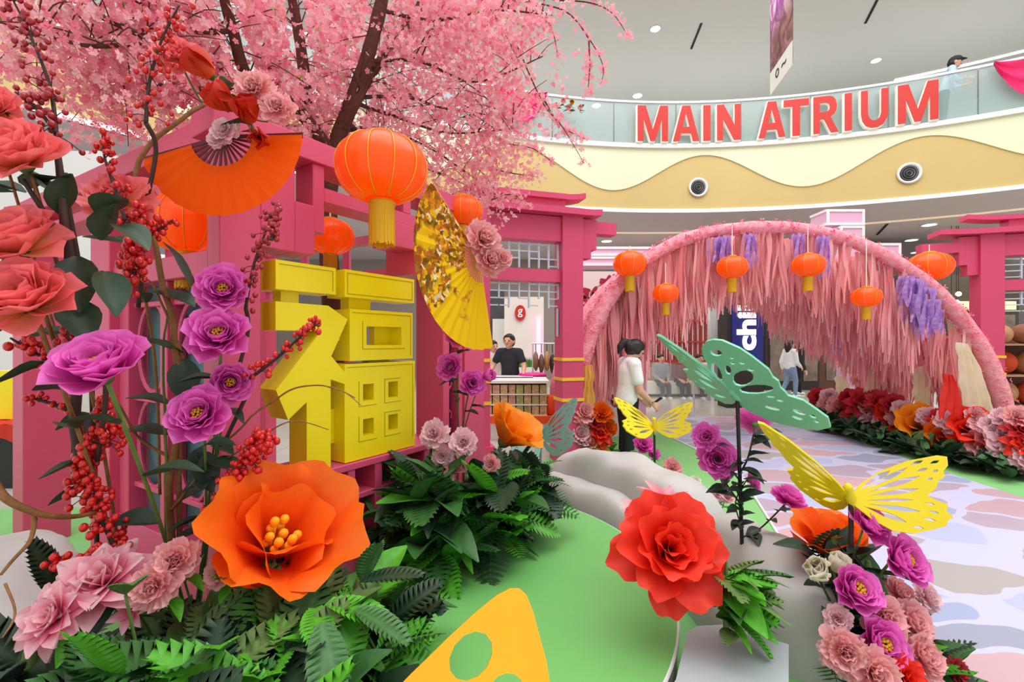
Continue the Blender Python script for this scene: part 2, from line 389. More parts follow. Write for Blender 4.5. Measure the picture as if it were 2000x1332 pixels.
# hanging banner
bn = mat('banner_print', (190, 120, 190), .5); nt = bn.node_tree; N = nt.nodes; L = nt.links
uv = N.new('ShaderNodeUVMap'); mpn = N.new('ShaderNodeMapping'); mpn.inputs['Scale'].default_value = (3, 9, 1); mpn.inputs['Rotation'].default_value = (0, 0, .5)
nz = N.new('ShaderNodeTexNoise'); nz.inputs['Scale'].default_value = 1.2; nz.inputs['Distortion'].default_value = 1.2; L.new(uv.outputs[0], mpn.inputs[0]); L.new(mpn.outputs[0], nz.inputs['Vector'])
sp = N.new('ShaderNodeSeparateXYZ'); L.new(uv.outputs[0], sp.inputs[0])
rp = N.new('ShaderNodeValToRGB'); L.new(nz.outputs[0], rp.inputs[0]); cr = rp.color_ramp
cr.elements[0].position = .36; cr.elements[0].color = lin((150, 84, 190)); cr.elements[1].position = .66; cr.elements[1].color = lin((244, 226, 246))
e = cr.elements.new(.5); e.color = lin((206, 110, 190))
rp2 = N.new('ShaderNodeValToRGB'); L.new(nz.outputs[0], rp2.inputs[0]); cr = rp2.color_ramp
cr.elements[0].position = .36; cr.elements[0].color = lin((96, 50, 60)); cr.elements[1].position = .62; cr.elements[1].color = lin((176, 120, 120))
mr = N.new('ShaderNodeMapRange'); mr.inputs[1].default_value = .14; mr.inputs[2].default_value = .28; L.new(sp.outputs[1], mr.inputs[0])
mx = N.new('ShaderNodeMix'); mx.data_type = 'RGBA'; L.new(mr.outputs[0], mx.inputs[0]); L.new(rp2.outputs[0], mx.inputs[6]); L.new(rp.outputs[0], mx.inputs[7]); L.new(mx.outputs[2], N['Principled BSDF'].inputs['Base Color'])
a = P(1504, 187, 8.8); b = P(1548, 128, 7.8); b.z = a.z; nrm = (b - a).cross(V((0, 0, 1))).normalized() * -.012
t = thing('hanging_banner', 'long purple printed banner hanging from the ceiling beside the sign', 'banner', a)
h = 4.4
MB().grid(lambda x, y: a.lerp(b, x) + V((0, 0, .42 + y * (h - .42))), 2, 8).build('print_sheet', bn, t)
q = MB(); q.add([a + nrm, b + nrm, b + nrm + V((0,0,h)), a + nrm + V((0,0,h))], [(3, 2, 1, 0)]); q.add([a, b, b + V((0,0,.42)), a + V((0,0,.42))], [(0,1,2,3)]); q.add([a, b, b + nrm, a + nrm], [(0, 3, 2, 1)])
q.build('backing_sheet', WHITE, t)
tx = (b - a).normalized(); T = frame((b - a) * .5 + V((0, 0, .15)) - nrm * .1, tx, (0, 0, 1))
inst('logo', text_mesh('o', .16, .16, .006, mat('ink', (60, 60, 64), .6), 0), t, T @ M.Translation((-.15, 0, 0)))
inst('logo', text_mesh('~', .2, .06, .006, MATS['ink'], 0), t, T @ M.Translation((.15, .05, 0)))
MB().tube([a + V((0, 0, h)), b + V((0, 0, h))], .025, 8).build('batten', WHITE, t)
# drapes over the rail
DRAPE = mat('magenta_cloth', (232, 36, 110), .7, var=.08, scale=4)
def drape(u0, u1, v0, lb, drop):
    r = RR - .08; a0 = ring_at(u0, r); a1 = ring_at(u1, r)
    def fn(x, y):
        a = lerp(a0, a1, x); sag = drop * (math.sin(PI * min(max(x, 0), 1)) ** .7) ; top = .10 * math.sin(PI * x)
        return ring(a, r - .05 - .05 * math.sin(y * 14 + x * 3), 7.80 - .05 - top - (.03 + sag) * y)
    tag(MB().grid(fn, 20, 10).build('rail_drape', DRAPE, None, True), lb, 'drape', 'magenta drapes on the balcony rail')
drape(1940, 2090, 130, 'magenta cloth swag draped on the rail at the picture edge', .75)
drape(965, 1068, 195, 'magenta cloth swag on the rail behind the cherry blossom', .72)
struct('floor_upper', ringbox(MB(), RR + .3, 23, 6.3, 6.55, n=60), mat('upper_floor', (200, 200, 196), .5))
# ================================================================== BACKGROUND OF THE HALL
def wbox(u0, u1, v0, v1, Y, depth): 
    a = P(u0, v1, Y); b = P(u1, v0, Y); return (a.x, Y, max(a.z, 0)), (b.x, Y + depth, b.z)
LILAC = mat('lilac_panel', (232, 186, 216), .5); LILW = mat('lilac_frame', (250, 246, 250), .4)
def lilac_box(u0, u1, v0, v1, Y, depth, lb, z0=None):
    lo, hi = wbox(u0, u1, v0, v1, Y, depth)
    if z0 is not None: lo = (lo[0], lo[1], z0)
    t = thing('lilac_box', lb, 'box', ((lo[0] + hi[0]) / 2, Y, lo[2]), 'stepped lilac boxes of the portal behind the arch')
    MB().box(lo, hi).build('panel', LILAC, t)
    e = .05
    for k, (a, b) in enumerate([((lo[0], lo[2]), (hi[0], lo[2] + e)), ((lo[0], hi[2] - e), (hi[0], hi[2])), ((lo[0], lo[2] + e), (lo[0] + e, hi[2] - e)), ((hi[0] - e, lo[2] + e), (hi[0], hi[2] - e))]):
        MB().box((a[0], Y - .02, a[1]), (b[0], Y, b[1])).build('frame_bar', LILW, t)
    for zz in (lo[2], hi[2] - e):
        MB().box((lo[0] - .02, Y, zz), (lo[0], hi[1], zz + e)).build('frame_bar', LILW, t)
    return t
lilac_box(1614, 1688, 409, 440, 9.5, .5, 'upper lilac panel box with white edges above the arch')
lilac_box(1640, 1688, 441, 474, 9.5, .5, 'second lilac panel box stacked below the topmost one above the arch')
lilac_box(1535, 1759, 475, 508, 9.5, .5, 'wide lilac panel box with white edges behind the arch crown')
lilac_box(1146, 1280, 482, 500, 9.5, .5, 'narrow lilac panel box behind the gate bracket')
lilac_box(1120, 1280, 501, 519, 9.5, .5, 'low wide lilac panel box behind the gate bracket')
for u0, u1, lb in [(1236, 1262, 'lilac portal post behind the lantern'), (1660, 1690, 'lilac portal post behind the pink strands')]:
    lo, hi = wbox(u0, u1, 519 if u0 < 1400 else 508, 900, 9.55, .4); tag(MB().box((lo[0], lo[1], 0), hi).build('portal_post', LILAC), lb, 'post', 'lilac portal posts')
# paper-cut screen
DRED = mat('papercut_red', (168, 24, 52), .6)
Y = 8.2; lo, hi = wbox(1113, 1216, 530, 1000, Y, .04)
t = thing('papercut_screen', 'white screen with dark red paper-cut flowers behind the pink gate', 'screen', ((lo[0] + hi[0]) / 2, Y, 0))
MB().box((lo[0], Y, 0), hi).build('board', mat('screen_board', (236, 226, 228), .6), t)
def rose(cx, cz, r, k=8):
    o = [(cx + r * (.86 + .14 * math.cos(k * a)) * math.cos(a), cz + r * (.86 + .14 * math.cos(k * a)) * math.sin(a)) for a in [2 * PI * i / 64 for i in range(64)]]
    hs = []
    for j in range(k):
        q = 2 * PI * (j + .5) / k; c_, s_ = math.cos(q), math.sin(q)
        hs.append([(cx + r * (.62 * c_ + .16 * math.cos(b) * c_ - .08 * math.sin(b) * s_), cz + r * (.62 * s_ + .16 * math.cos(b) * s_ + .08 * math.sin(b) * c_)) for b in [2 * PI * i / 8 for i in range(8)]])
    hs.append([(cx + r * .28 * math.cos(b), cz + r * .28 * math.sin(b)) for b in [2 * PI * i / 10 for i in range(10)]])
    return o, hs
T = frame((0, Y, 0), (1, 0, 0), (0, 0, 1))
for u, v, r in [(1190, 562, .27), (1135, 585, .28), (1165, 640, .30), (1125, 660, .22), (1195, 690, .24), (1140, 720, .26), (1205, 625, .16)]:
    c = P(u, v, Y); r = min(r, hi[0] - c.x - .01, c.x - lo[0] - .01) if u != 0 else r
    r = max(r, .1); o, hs = rose(c.x, c.z, r); MB().plate(o, hs, .015, T).build('paper_flower', DRED, t)
for i in range(90):
    x = R.uniform(lo[0] + .08, hi[0] - .08); z = R.uniform(.4, hi[2] - .1); a = R.uniform(0, PI); l = R.uniform(.06, .13)
    o = [(x + l * math.cos(b) * math.cos(a) - .35 * l * math.sin(b) * math.sin(a), z + l * math.cos(b) * math.sin(a) + .35 * l * math.sin(b) * math.cos(a)) for b in [2 * PI * k / 10 for k in range(10)]]
    MB().plate(o, [], .012, T).build('paper_leaf', DRED, t)
# blue restaurant sign pillar
NAVY = mat('sign_blue', (24, 34, 110), .3, emit=.25); DARK = mat('dark_shop', (44, 38, 38), .6); BRN = mat('shop_brown', (98, 66, 48), .6, var=.1)
lo, hi = wbox(1420, 1492, 560, 1000, 11.0, .5)
t = thing('sign_pillar', 'dark blue sign pillar with white vertical lettering under the arch', 'sign', ((lo[0] + hi[0]) / 2, 11, 0))
MB().box((lo[0], 11, 0), (hi[0], 11.5, 3.3)).build('pillar', DARK, t)
MB().box((lo[0] + .1, 10.96, 1.0), (hi[0] - .04, 11.0, 3.2)).build('light_panel', NAVY, t)
me = text_mesh("chili's", 1.72, .48, .02, mat('sign_white', (250, 250, 252), .4, emit=.8), .04)
inst('lettering', me, t, M.Translation((.22, -.06, 2.24)) @ frame((0, 0, 0), (0, 0, 1), (-1, 0, 0)))
# grey round column
p = P(1397, 700, 12.5); tag(MB().lathe([(.2, 0), (.2, 2.9)], 24, M.Translation((p.x, 12.5, 0))).build('round_column', mat('column_grey', (170, 168, 168), .4), None, True), 'slim grey round column behind the hanging strands', 'column')
# shop of red and white vertical bars
t = thing('slat_screen', 'red and white vertical bar screen of the far shop', 'screen', P(1325, 666, 14.5).xy.to_3d()); RB = mat('bar_red', (190, 62, 62), .5); WB = mat('bar_white', (236, 226, 220), .5)
for x in (P(1238, 0, 14.5).x, P(1396, 0, 14.5).x): MB().box((x, 14.5, 0), (x + .06, 14.55, .9)).build('foot_post', RB, t)
for i in range(46):
    u = 1240 + i * 3.4; a = P(u, 0, 14.5).x; MB().box((a, 14.5, .9), (a + .028, 14.55, 2.9 + .3 * math.sin(i * 1.7))).build('bar', RB if i % 3 else WB, t)
for z0, z1 in ((.9, 1.0), (1.55, 1.6), (2.2, 2.26)): MB().box((P(1238, 0, 14.5).x, 14.45, z0), (P(1398, 0, 14.5).x, 14.6, z1)).build('rail', RB, t)
for i in range(7):
    a = P(1262 + i * 18, 0, 14.6).x; MB().box((a, 14.62, 1.15), (a + .22, 14.7, 1.5)).build('poster', WB, t)
tag(MB().box((P(1236, 0, 14.8).x, 14.8, 0), (P(1400, 0, 14.8).x, 15.4, 3.4)).build('shop_unit', mat('shop_rose', (214, 168, 160), .6)), 'pale rose shop front behind the red bars', 'shop')
# dark shops behind the arch
for u0, u1, z1, Yq, m, lb in [(1495, 1600, 4.6, 15.0, DARK, 'dark grey shop front beside the blue sign'), (1600, 1760, 4.6, 15.2, BRN, 'brown shop front behind the pink strands'), (1760, 1990, 3.6, 14.0, mat('shop_olive', (70, 62, 50), .6), 'dark olive shop front behind the lantern by the gate')]:
    a = P(u0, 0, Yq).x; b = P(u1, 0, Yq).x
    t = thing('shop', lb, 'shop', ((a + b) / 2, Yq, 0)); MB().box((a, Yq, 0), (b, Yq + 1, z1)).build('wall_panel', m, t)
    for k in range(3):
        x0 = lerp(a, b, .08 + k * .31); x1 = lerp(a, b, .34 + k * .31)
        MB().box((x0, Yq - .03, .3), (x1, Yq, 2.4)).build('display_window', mat('shop_window', (120, 104, 92), .2, var=.4, scale=3), t)
        MB().box((x0, Yq - .06, 2.55), (x1, Yq, 2.8)).build('lit_sign', mat('lit_sign', (250, 214, 150), .5, emit=.8), t)
for u, v in [(1868, 590), (1858, 597), (1872, 574)]:
    p = P(u, v, 13.6); t = thing('spot_lamp', 'small warm spot lamp in the olive shop beside the gate', 'lamp', p, 'warm spot lamps in the olive shop')
    MB().sphere(p, .07, 10, 8).build('bulb', mat('warm_bulb', (255, 226, 170), .5, emit=5), t); MB().tube([p + V((0, 0, .06)), V((p.x, p.y, 5.0))], .008, 6).build('cord', BLACK, t)
lo, hi = wbox(1778, 1850, 690, 1000, 10.5, .1)
tag(MB().plate([(0, 0), (hi[0] - lo[0], 0), (hi[0] - lo[0], .85), (hi[0] - lo[0] - .12, 1.0), (.35, 1.32), (.1, 1.3), (0, 1.1)], [[(.2, .15), (.55, .15), (.5, .5), (.25, .55)]], .08, frame((lo[0], 10.5, 0), (1, 0, 0), (0, 0, 1))).build('white_counter', WHITE), 'white counter panel behind the right leg of the arch', 'counter')
# low seats and glass barrier on the polished floor
SEAT = mat('seat_white', (226, 220, 212), .5)
t = thing('lounge_bench', 'long low white bench in front of the rose shop', 'bench', P(1325, 666, 13.2).xy.to_3d())
a, b = P(1256, 0, 13.2).x, P(1400, 0, 13.2).x
MB().box((a, 13.2, .08), (b, 13.9, .42)).build('seat', SEAT, t); MB().box((a, 13.75, .42), (b, 13.95, .8)).build('backrest', mat('bench_back', (190, 150, 126), .6), t); MB().box((a + .1, 13.3, 0), (b - .1, 13.85, .08)).build('plinth', BLACK, t)
BG = mat('barrier_glass', (214, 226, 224), .04, alpha=.14, spec=.7); ST = MATS['steel']
t = thing('glass_barrier', 'low clear glass barrier with steel posts behind the mint butterfly', 'barrier', P(1350, 666, 9.8).xy.to_3d())
px = [P(1262, 666, 11.6), P(1355, 666, 9.6), P(1393, 666, 10.6), P(1390, 666, 11.8)]
for i, p in enumerate(px):
    MB().tube([(p.x, p.y, 0), (p.x, p.y, 1.1)], .02, 8).build('post', ST, t)
    if i < 3:
        q = px[i + 1]; d = (q - p); d.z = 0; T = frame((p.x, p.y, .08), d.normalized(), (0, 0, 1)); MB().box((.04, 0, 0), (d.length - .04, 1.0, .012), T).build('glass_pane', BG, t)
# stall seen through the pink gate
a, b = P(985, 0, 12).x, P(1062, 0, 12).x
t = thing('stall_wall', 'white stall wall with a round red sign beyond the pink gate', 'wall panel', ((a + b) / 2, 12, 0))
MB().box((a, 12, 0), (b, 12.2, 2.75)).build('panel', mat('stall_white', (242, 234, 226), .5), t)
c = P(1016, 611, 11.95); T = frame((c.x, 11.97, c.z), (1, 0, 0), (0, 0, 1))
MB().plate([(.14 * math.cos(q), .20 * math.sin(q)) for q in [2 * PI * i / 28 for i in range(28)]], [], .03, T).build('round_sign', RED, t)
inst('glyph', text_mesh('g', .13, .22, .01, WHITE, .02), t, M.Translation(c - V(((a + b) / 2, 12, 0)) + V((0, -.015, -.12))) @ frame((0, 0, 0), (1, 0, 0), (0, 0, 1)))
MB().box((P(1048, 0, 11.9).x, 11.9, 0), (P(1056, 0, 11.9).x, 11.98, 2.2)).build('light_bar', mat('pink_light', (250, 190, 250), .5, emit=.8), t)
tag(MB().box((P(930, 0, 12.6).x, 12.6, 0), (P(985, 0, 12.6).x, 12.8, 3.0)).build('dark_partition', mat('partition_dark', (76, 76, 80), .6)), 'dark grey partition left of the white stall wall', 'partition')
tag(MB().box((P(962, 0, 12.5).x, 12.5, 0), (P(986, 0, 12.5).x, 12.58, 2.2)).build('white_poster', WHITE), 'white poster standing against the dark partition', 'poster')
# planter with artificial grass, and picket
a, b = P(938, 0, 10.5).x, P(1052, 0, 10.5).x
t = thing('grass_planter', 'long white planter topped with green turf behind the man', 'planter', ((a + b) / 2, 10.5, 0))
MB().box((a, 10.5, 0), (b, 10.9, 1.0)).build('trough', WHITE, t)
g = MB()
for i in range(500):
    x = R.uniform(a, b); y = R.uniform(10.5, 10.9); h = R.uniform(.1, .24); g.add([(x - .02, y, 1.0), (x + .02, y, 1.0), (x + R.uniform(-.04, .04), y, 1.0 + h)], [(0, 1, 2)])
tag(g.build('turf', mat('turf', (74, 140, 50), .7, var=.3), t), kind='stuff')
t = thing('picket_fence', 'short white picket fence behind the pink stool', 'fence', P(1036, 666, 9.9).xy.to_3d())
for i in range(8): x = P(1020 + i * 4.6, 0, 9.9).x; MB().box((x, 9.9, 0), (x + .03, 9.93, .95)).build('picket', WHITE, t)
for z in (.3, .85): MB().box((P(1018, 0, 9.9).x, 9.93, z), (P(1056, 0, 9.9).x, 9.95, z + .05)).build('rail', WHITE, t)
# display counter of boxed goods
Yc = 7.4; a, b = P(946, 0, Yc).x, P(1069, 0, Yc).x
t = thing('display_counter', 'long display counter stacked with little woven boxes beyond the gate', 'counter', ((a + b) / 2, Yc, 0))
MB().box((a - .05, Yc - .05, .28), (b + .12, Yc + .8, .40)).build('base', mat('counter_orange', (238, 84, 30), .5), t)
MB().box((a + .1, Yc + .1, 0), (b, Yc + .7, .28)).build('plinth', WHITE, t)
MB().box((a, Yc + .2, .40), (b, Yc + .75, .92)).build('carcass', mat('counter_dark', (84, 66, 52), .6), t)
MB().box((a - .04, Yc - .02, .92), (b + .03, Yc + .8, .96)).build('top', WHITE, t)
BX = [mat('box_tan', (196, 168, 122), .7, var=.35, scale=26), mat('box_green', (170, 168, 108), .7, var=.35, scale=26), mat('box_rose', (206, 160, 130), .7, var=.35, scale=26)]
cw = (b - a) / 8
for r_ in range(3):
    for k in range(8):
        MB().box((a + k * cw + .008, Yc + R.uniform(0, .03), .415 + r_ * .168), (a + (k + 1) * cw - .008, Yc + .2, .415 + r_ * .168 + .14)).build('woven_box', BX[(k + 2 * r_ + R.randint(0, 1)) % 3 if k < 4 else R.choice([0, 1])], t)
    MB().box((a, Yc - .005, .40 + r_ * .168 - .004), (b, Yc + .2, .415 + r_ * .168 - .001)).build('shelf', WHITE, t)
lo, hi = wbox(1068, 1086, 768, 800, 7.5, .6)
tag(MB().lathe([(.09, 0), (.11, .02), (.13, .3), (.12, .31), (.1, .05), (.01, .04)], 20, M.Translation(((lo[0] + hi[0]) / 2 + .0, 7.55, .40))).build('orange_tub', MATS['counter_orange'], None, True), 'small orange tub at the end of the display counter', 'tub')
c = P(995, 666, 8.3)
t = thing('white_table', 'white table the man in black leans on', 'table', (c.x, 8.3, 0)); MB().box((c.x - .45, 8.0, .92), (c.x + .42, 8.6, .96)).build('top', WHITE, t)
for sx in (-.4, .36):
    for sy in (8.05, 8.5): MB().box((c.x + sx, sy, 0), (c.x + sx + .05, sy + .05, .92)).build('leg', WHITE, t)
p = P(1040, 666, 8.6); HP = mat('hot_pink', (226, 40, 140), .5)
t = thing('pink_stool', 'round hot pink pedestal table beyond the gate', 'table', (p.x, 8.6, 0))
MB().lathe([(.24, .93), (.26, .95), (.26, .99), (.24, 1.0), (.02, 1.0)], 24, M.Translation((p.x, 8.6, 0))).build('top', HP, t, True)
MB().box((p.x - .09, 8.5, .05), (p.x + .09, 8.7, .93)).build('pedestal', HP, t); MB().lathe([(.2, 0), (.2, .05)], 24, M.Translation((p.x, 8.6, 0))).build('foot', HP, t)
# hanging bags at the stall
t = thing('bag_rack', 'steel rack of tan bags beyond the gate post', 'rack', P(1062, 666, 9.2).xy.to_3d()); rx = P(1062, 666, 9.2).x
for s in (-.22, .22): MB().tube([(rx + s, 9.2, 0), (rx + s, 9.2, 1.55)], .015, 6).build('upright', ST, t)
MB().tube([(rx - .22, 9.2, 1.55), (rx + .22, 9.2, 1.55)], .015, 6).build('bar', ST, t)
for k, cc in enumerate([(150, 112, 78), (120, 96, 80), (196, 150, 96), (60, 48, 44)]):
    x = rx - .16 + k * .11; tb = tag(MB().sphere((x, 9.17, 1.2 - .05 * (k % 2)), .2, 10, 8, (.28, .5, 1)).build('shoulder_bag', mat('bag%d' % k, cc, .6, var=.2, scale=20), None, True), ['tan', 'taupe', 'camel', 'dark brown'][k] + ' shoulder bag hanging on the rack beyond the gate', 'bag')
    MB().tube([(x, 9.17, 1.36), (x, 9.2, 1.56)], .008, 5).build('strap', BLACK, tb)
# far left: wall, boxes, cabinet
tag(MB().box((-9.5, 6.3, 0), (-5.55, 6.5, 4.2)).build('white_partition', mat('partition_white', (228, 228, 230), .6)), 'tall white partition wall behind the coral peonies', 'partition')
for i, (u0, u1, v0, v1, lb) in enumerate([(-30, 22, 725, 800, 'yellow box behind the pink post, front one'), (20, 50, 742, 800, 'smaller yellow box beside the front yellow box')]):
    lo, hi = wbox(u0, u1, v0, v1, 5.3 + .1 * i, .4); tag(MB().box((lo[0], lo[1], .70), hi).build('yellow_box', YEL), lb, 'box', 'yellow boxes behind the post')
lo, hi = wbox(-60, 48, 835, 1100, 5.0, .8); t = thing('black_cabinet', 'black cabinet with red cloth behind the pink post', 'cabinet', ((lo[0] + hi[0]) / 2, 5, 0))
MB().box((lo[0], 5.0, 0), (hi[0], 5.8, .66)).build('body', BLACK, t)
MB().grid(lambda x, y: V((lerp(lo[0] - .02, hi[0] + .02, x), lerp(4.96, 5.8, y), .695 + .012 * math.sin(x * 20 + y * 5))), 16, 4).build('red_cloth', mat('red_cloth', (206, 40, 30), .7), t, True)
MB().grid(lambda x, y: V((lerp(lo[0] - .02, hi[0] + .02, x), 4.96 - .01 * math.sin(x * 24), .70 - .16 * y - .03 * math.sin(x * 9) * y)), 20, 3).build('red_cloth', MATS['red_cloth'], t, True)
# racks and goods behind the right gate
sx, sy = 2.0, 1.7
t = thing('goods_shelf', 'tan and orange goods shelf behind the right pink gate', 'shelf', (7.4 + sx, 6.6 + sy, 0))
for z in (.45, 1.0, 1.55): MB().box((6.65 + sx, 6.4 + sy, z - .03), (8.5 + sx, 7.0 + sy, z)).build('board', mat('shelf_tan', (196, 156, 118), .6), t)
for x in (6.6, 8.5): MB().box((x + sx, 6.4 + sy, 0), (x + .05 + sx, 7.0 + sy, 1.85)).build('upright', MATS['shelf_tan'], t)
MB().box((6.6 + sx, 7.0 + sy, 0), (8.55 + sx, 7.04 + sy, 1.85)).build('back_panel', mat('shelf_back', (120, 84, 66), .7), t)
for k, (x, z, r, cc, nm_) in enumerate([(6.9, 1.0, .22, (214, 74, 30), 'orange'), (7.36, 1.0, .21, (190, 130, 84), 'tan'), (7.8, 1.0, .2, (222, 176, 130), 'beige'), (6.9, .45, .23, (190, 140, 100), 'sand brown'), (7.4, .45, .22, (212, 80, 36), 'rust'), (6.88, 1.55, .18, (206, 150, 116), 'salmon beige'), (7.3, 1.55, .19, (150, 96, 70), 'chestnut')]):
    tag(MB().sphere((x + sx, 6.68 + sy, z + r * .95), r, 14, 10, (1, .9, .95)).build('round_cushion', mat('cush%d' % k, cc, .7, var=.12), None, True), nm_ + ' rounded cushion on the goods shelf by the right gate', 'cushion', 'cushions on the goods shelf')
# ================================================================== ROUND STAGE, ROCKS
STZ = .25; SC = V((-.655, 2.70, 0)); SR = 1.54
STG = mat('stage_green', (112, 184, 100), .5, var=.02, scale=2)
t = thing('round_stage', 'low round green stage with a white rim', 'stage', SC)
MB().lathe([(SR - .012, .007), (SR - .012, STZ - .02)], 128, M.Translation(SC)).build('drum', mat('stage_side', (190, 192, 190), .5), t, True)
MB().lathe([(SR - .03, STZ - .02), (SR, STZ - .02), (SR, STZ - .004), (SR - .012, STZ)], 128, M.Translation(SC), cap=False).build('rim', WHITE, t, True)
MB().lathe([(SR - .012, STZ - .02), (SR - .012, STZ)], 128, M.Translation(SC)).build('top', STG, t)
def rock(path, wid, hei, lb, seed, n=22, name='rock'):
    """an elongated boulder: sections along a ground path, rounded top, lumpy"""
    pts = spline([V((x, y, 0)) for x, y in path], 8); k = len(pts); vs = []; fs = []
    for i, p in enumerate(pts):
        d = (pts[min(i + 1, k - 1)] - pts[max(i - 1, 0)]).normalized(); s = V((d.y, -d.x, 0)); q = i / (k - 1)
        e = max(.04, 1 - abs(2 * q - 1) ** 5) ** .5
        W_ = lerp(wid[0], wid[1], q) * e; H_ = (lerp(hei[0], hei[1], q) if len(hei) == 2 else (lerp(hei[0], hei[1], q * 2) if q < .5 else lerp(hei[1], hei[2], q * 2 - 1))) * (.35 + .65 * e)
        for j in range(n):
            a = PI * j / (n - 1); ca = math.cos(a); sa = math.sin(a)
            x = math.copysign(abs(ca) ** .6, ca) * W_; z = abs(sa) ** .5 * H_
            b = p + s * x + V((0, 0, z)); nz = mnoise.noise(b * 3.0 + V((seed, 0, 0))) * .05 + mnoise.noise(b * 7 + V((0, seed, 0))) * .018
            m_ = 1 if z > .02 else 0
            vs.append(V((p.x, p.y, 0)) + (s * x) * (1 + nz * 1.6 * m_) + V((0, 0, max(.007, z * (1 + nz * 2.2) + .007))))
    for i in range(k - 1):
        for j in range(n - 1): fs.append((i*n + j, (i+1)*n + j, (i+1)*n + j + 1, i*n + j + 1))
    fs.append(tuple(range(n))); fs.append(tuple((k-1)*n + j for j in range(n))[::-1])
    mb = MB().add(vs, fs)
    return tag(mb.build(name, GREY, None, True), lb, 'rock', 'grey rocks around the stage')
rock([(.42, 4.62), (.75, 4.32), (1.05, 3.95), (1.28, 3.55), (1.42, 3.2)], (.22, .26), (.56, .60, .50), 'long pale grey rock slab behind the red flower', 3.1)
rock([(1.26, 3.32), (1.40, 2.95), (1.46, 2.60), (1.40, 2.28), (1.36, 2.16)], (.24, .20), (.44, .50, .40), 'large grey boulder beside the step seat', 8.2)
rock([(.20, 4.50), (.48, 4.18), (.80, 3.80), (1.02, 3.40)], (.16, .16), (.36, .36), 'low grey rock ledge between stage and rock slab', 14.4)
rock([(1.00, 3.40), (1.12, 3.0), (1.16, 2.62), (1.14, 2.3)], (.14, .12), (.30, .30), 'narrow grey rock along the stage under the red flower', 21.4)
rock([(-3.5, 3.2), (-3.05, 2.85), (-2.6, 2.55), (-2.25, 2.2)], (.26, .26), (.34, .30), 'grey rock at the foot of the pavilion by the ferns', 31.4)
# step seat
bx = MB().plate([(.06, 1.30), (.78, 1.30), (.93, 1.55), (1.207, 2.01), (.985, 2.15), (.86, 2.14), (.80, 2.10), (.64, 1.80), (.37, 1.50)], [], .27, M.Translation((0, 0, .007)))
tag(bx.build('step_seat', mat('step_paint', (176, 186, 192), .4, var=.03)), 'smooth pale grey step seat between stage and boulder', 'step')

# ================================================================== PAVILION
C0 = V((-1.35, 2.27, 0)); D1 = V((.555, .832, 0)).normalized(); N1 = V((.832, -.555, 0)).normalized()
D2 = V((-.864, .503, 0)).normalized(); N2 = V((-.503, -.864, 0)).normalized()
T1 = frame(C0, D1, -N1) ; T2 = frame(C0, D2, -N2)      # local x along the face, y into the building, z up
T1 = M(((D1.x, -N1.x, 0, C0.x), (D1.y, -N1.y, 0, C0.y), (0, 0, 1, 0), (0, 0, 0, 1)))
T2 = M(((D2.x, -N2.x, 0, C0.x), (D2.y, -N2.y, 0, C0.y), (0, 0, 1, 0), (0, 0, 0, 1)))
pav = thing('pink_pavilion', 'pink painted open pavilion frame holding the yellow character', 'pavilion', C0)
def pb(name, lo, hi, T=T1, m=PINK, parent=None):
    mb = MB().box(lo, hi, T); o = mb.build(name, m, parent or pav)
    bv = o.modifiers.new('b', 'BEVEL'); bv.width = .004; bv.segments = 1
    return o
S0 = STZ
TOP = 2.70
pb('column', (-.12, -.08, S0), (.07, .04, TOP - .12))
pb('column', (1.65, -.08, S0), (1.90, .18, TOP - .12))
pb('jamb', (1.40, -.08, S0), (1.47, .20, TOP - .12))
pb('jamb', (1.60, -.06, S0), (1.65, .10, TOP - .12))
pb('top_beam', (-.15, -.09, TOP - .12), (1.93, .14, TOP))
pb('lower_chord', (.43, -.07, 2.38), (1.40, .10, 2.46))
for s in (.36, .72, 1.02): pb('header_post', (s, -.07, 2.46 if s > .4 else 2.20), (s + .07, .10, TOP - .12))
pb('bracket', (.07, -.08, 2.07), (.25, .12, TOP - .12)); pb('bracket', (.25, -.08, 2.07), (.365, .12, 2.34)); 
pb('bracket', (1.12, -.08, 2.06), (1.40, .22, 2.38)); pb('bracket', (.92, -.08, 2.22), (1.12, .12, 2.38))
# the ledge under the character: a grid of openings in front of a dark recess
Lz = .89
pb('ledge_top', (.07, -.13, Lz - .04), (1.40, .22, Lz))
pb('ledge_back', (.07, .14, S0), (1.40, .18, Lz - .04), m=PINK2)
xs = [.07, .24, .40, .555, .60, .75, .80, .96, 1.0, 1.16, 1.22, 1.40]
for a, b in [(.07, .21), (.365, .41), (.55, .60), (.745, .80), (.96, 1.01), (1.165, 1.22), (1.36, 1.40)]: pb('ledge_mullion', (a, -.12, S0), (b, .14, Lz - .04))
for z0, z1 in ((S0, .38), (.665, .70)):
    for a, b in [(.21, .365), (.41, .55), (.60, .745), (.80, .96), (1.01, 1.165), (1.22, 1.36)]: pb('ledge_rail', (a, -.118, z0), (b, .14, z1))
# narrow lattice panel beside the opening
DGL = mat('smoked_panel', (70, 46, 66), .25, var=.2, scale=3)
pb('smoked_panel', (1.47, .02, S0), (1.60, .04, 2.30), m=DGL)
for k in range(3):
    c = 1.535; o = [T1 @ V((c + .055 * math.sin(a * 2 + k), .005, .4 + k * .6 + .25 * (a / PI))) for a in [2 * PI * i / 14 for i in range(15)]]
    MB().tube(o, .008, 6).build('scroll', PINK, pav)
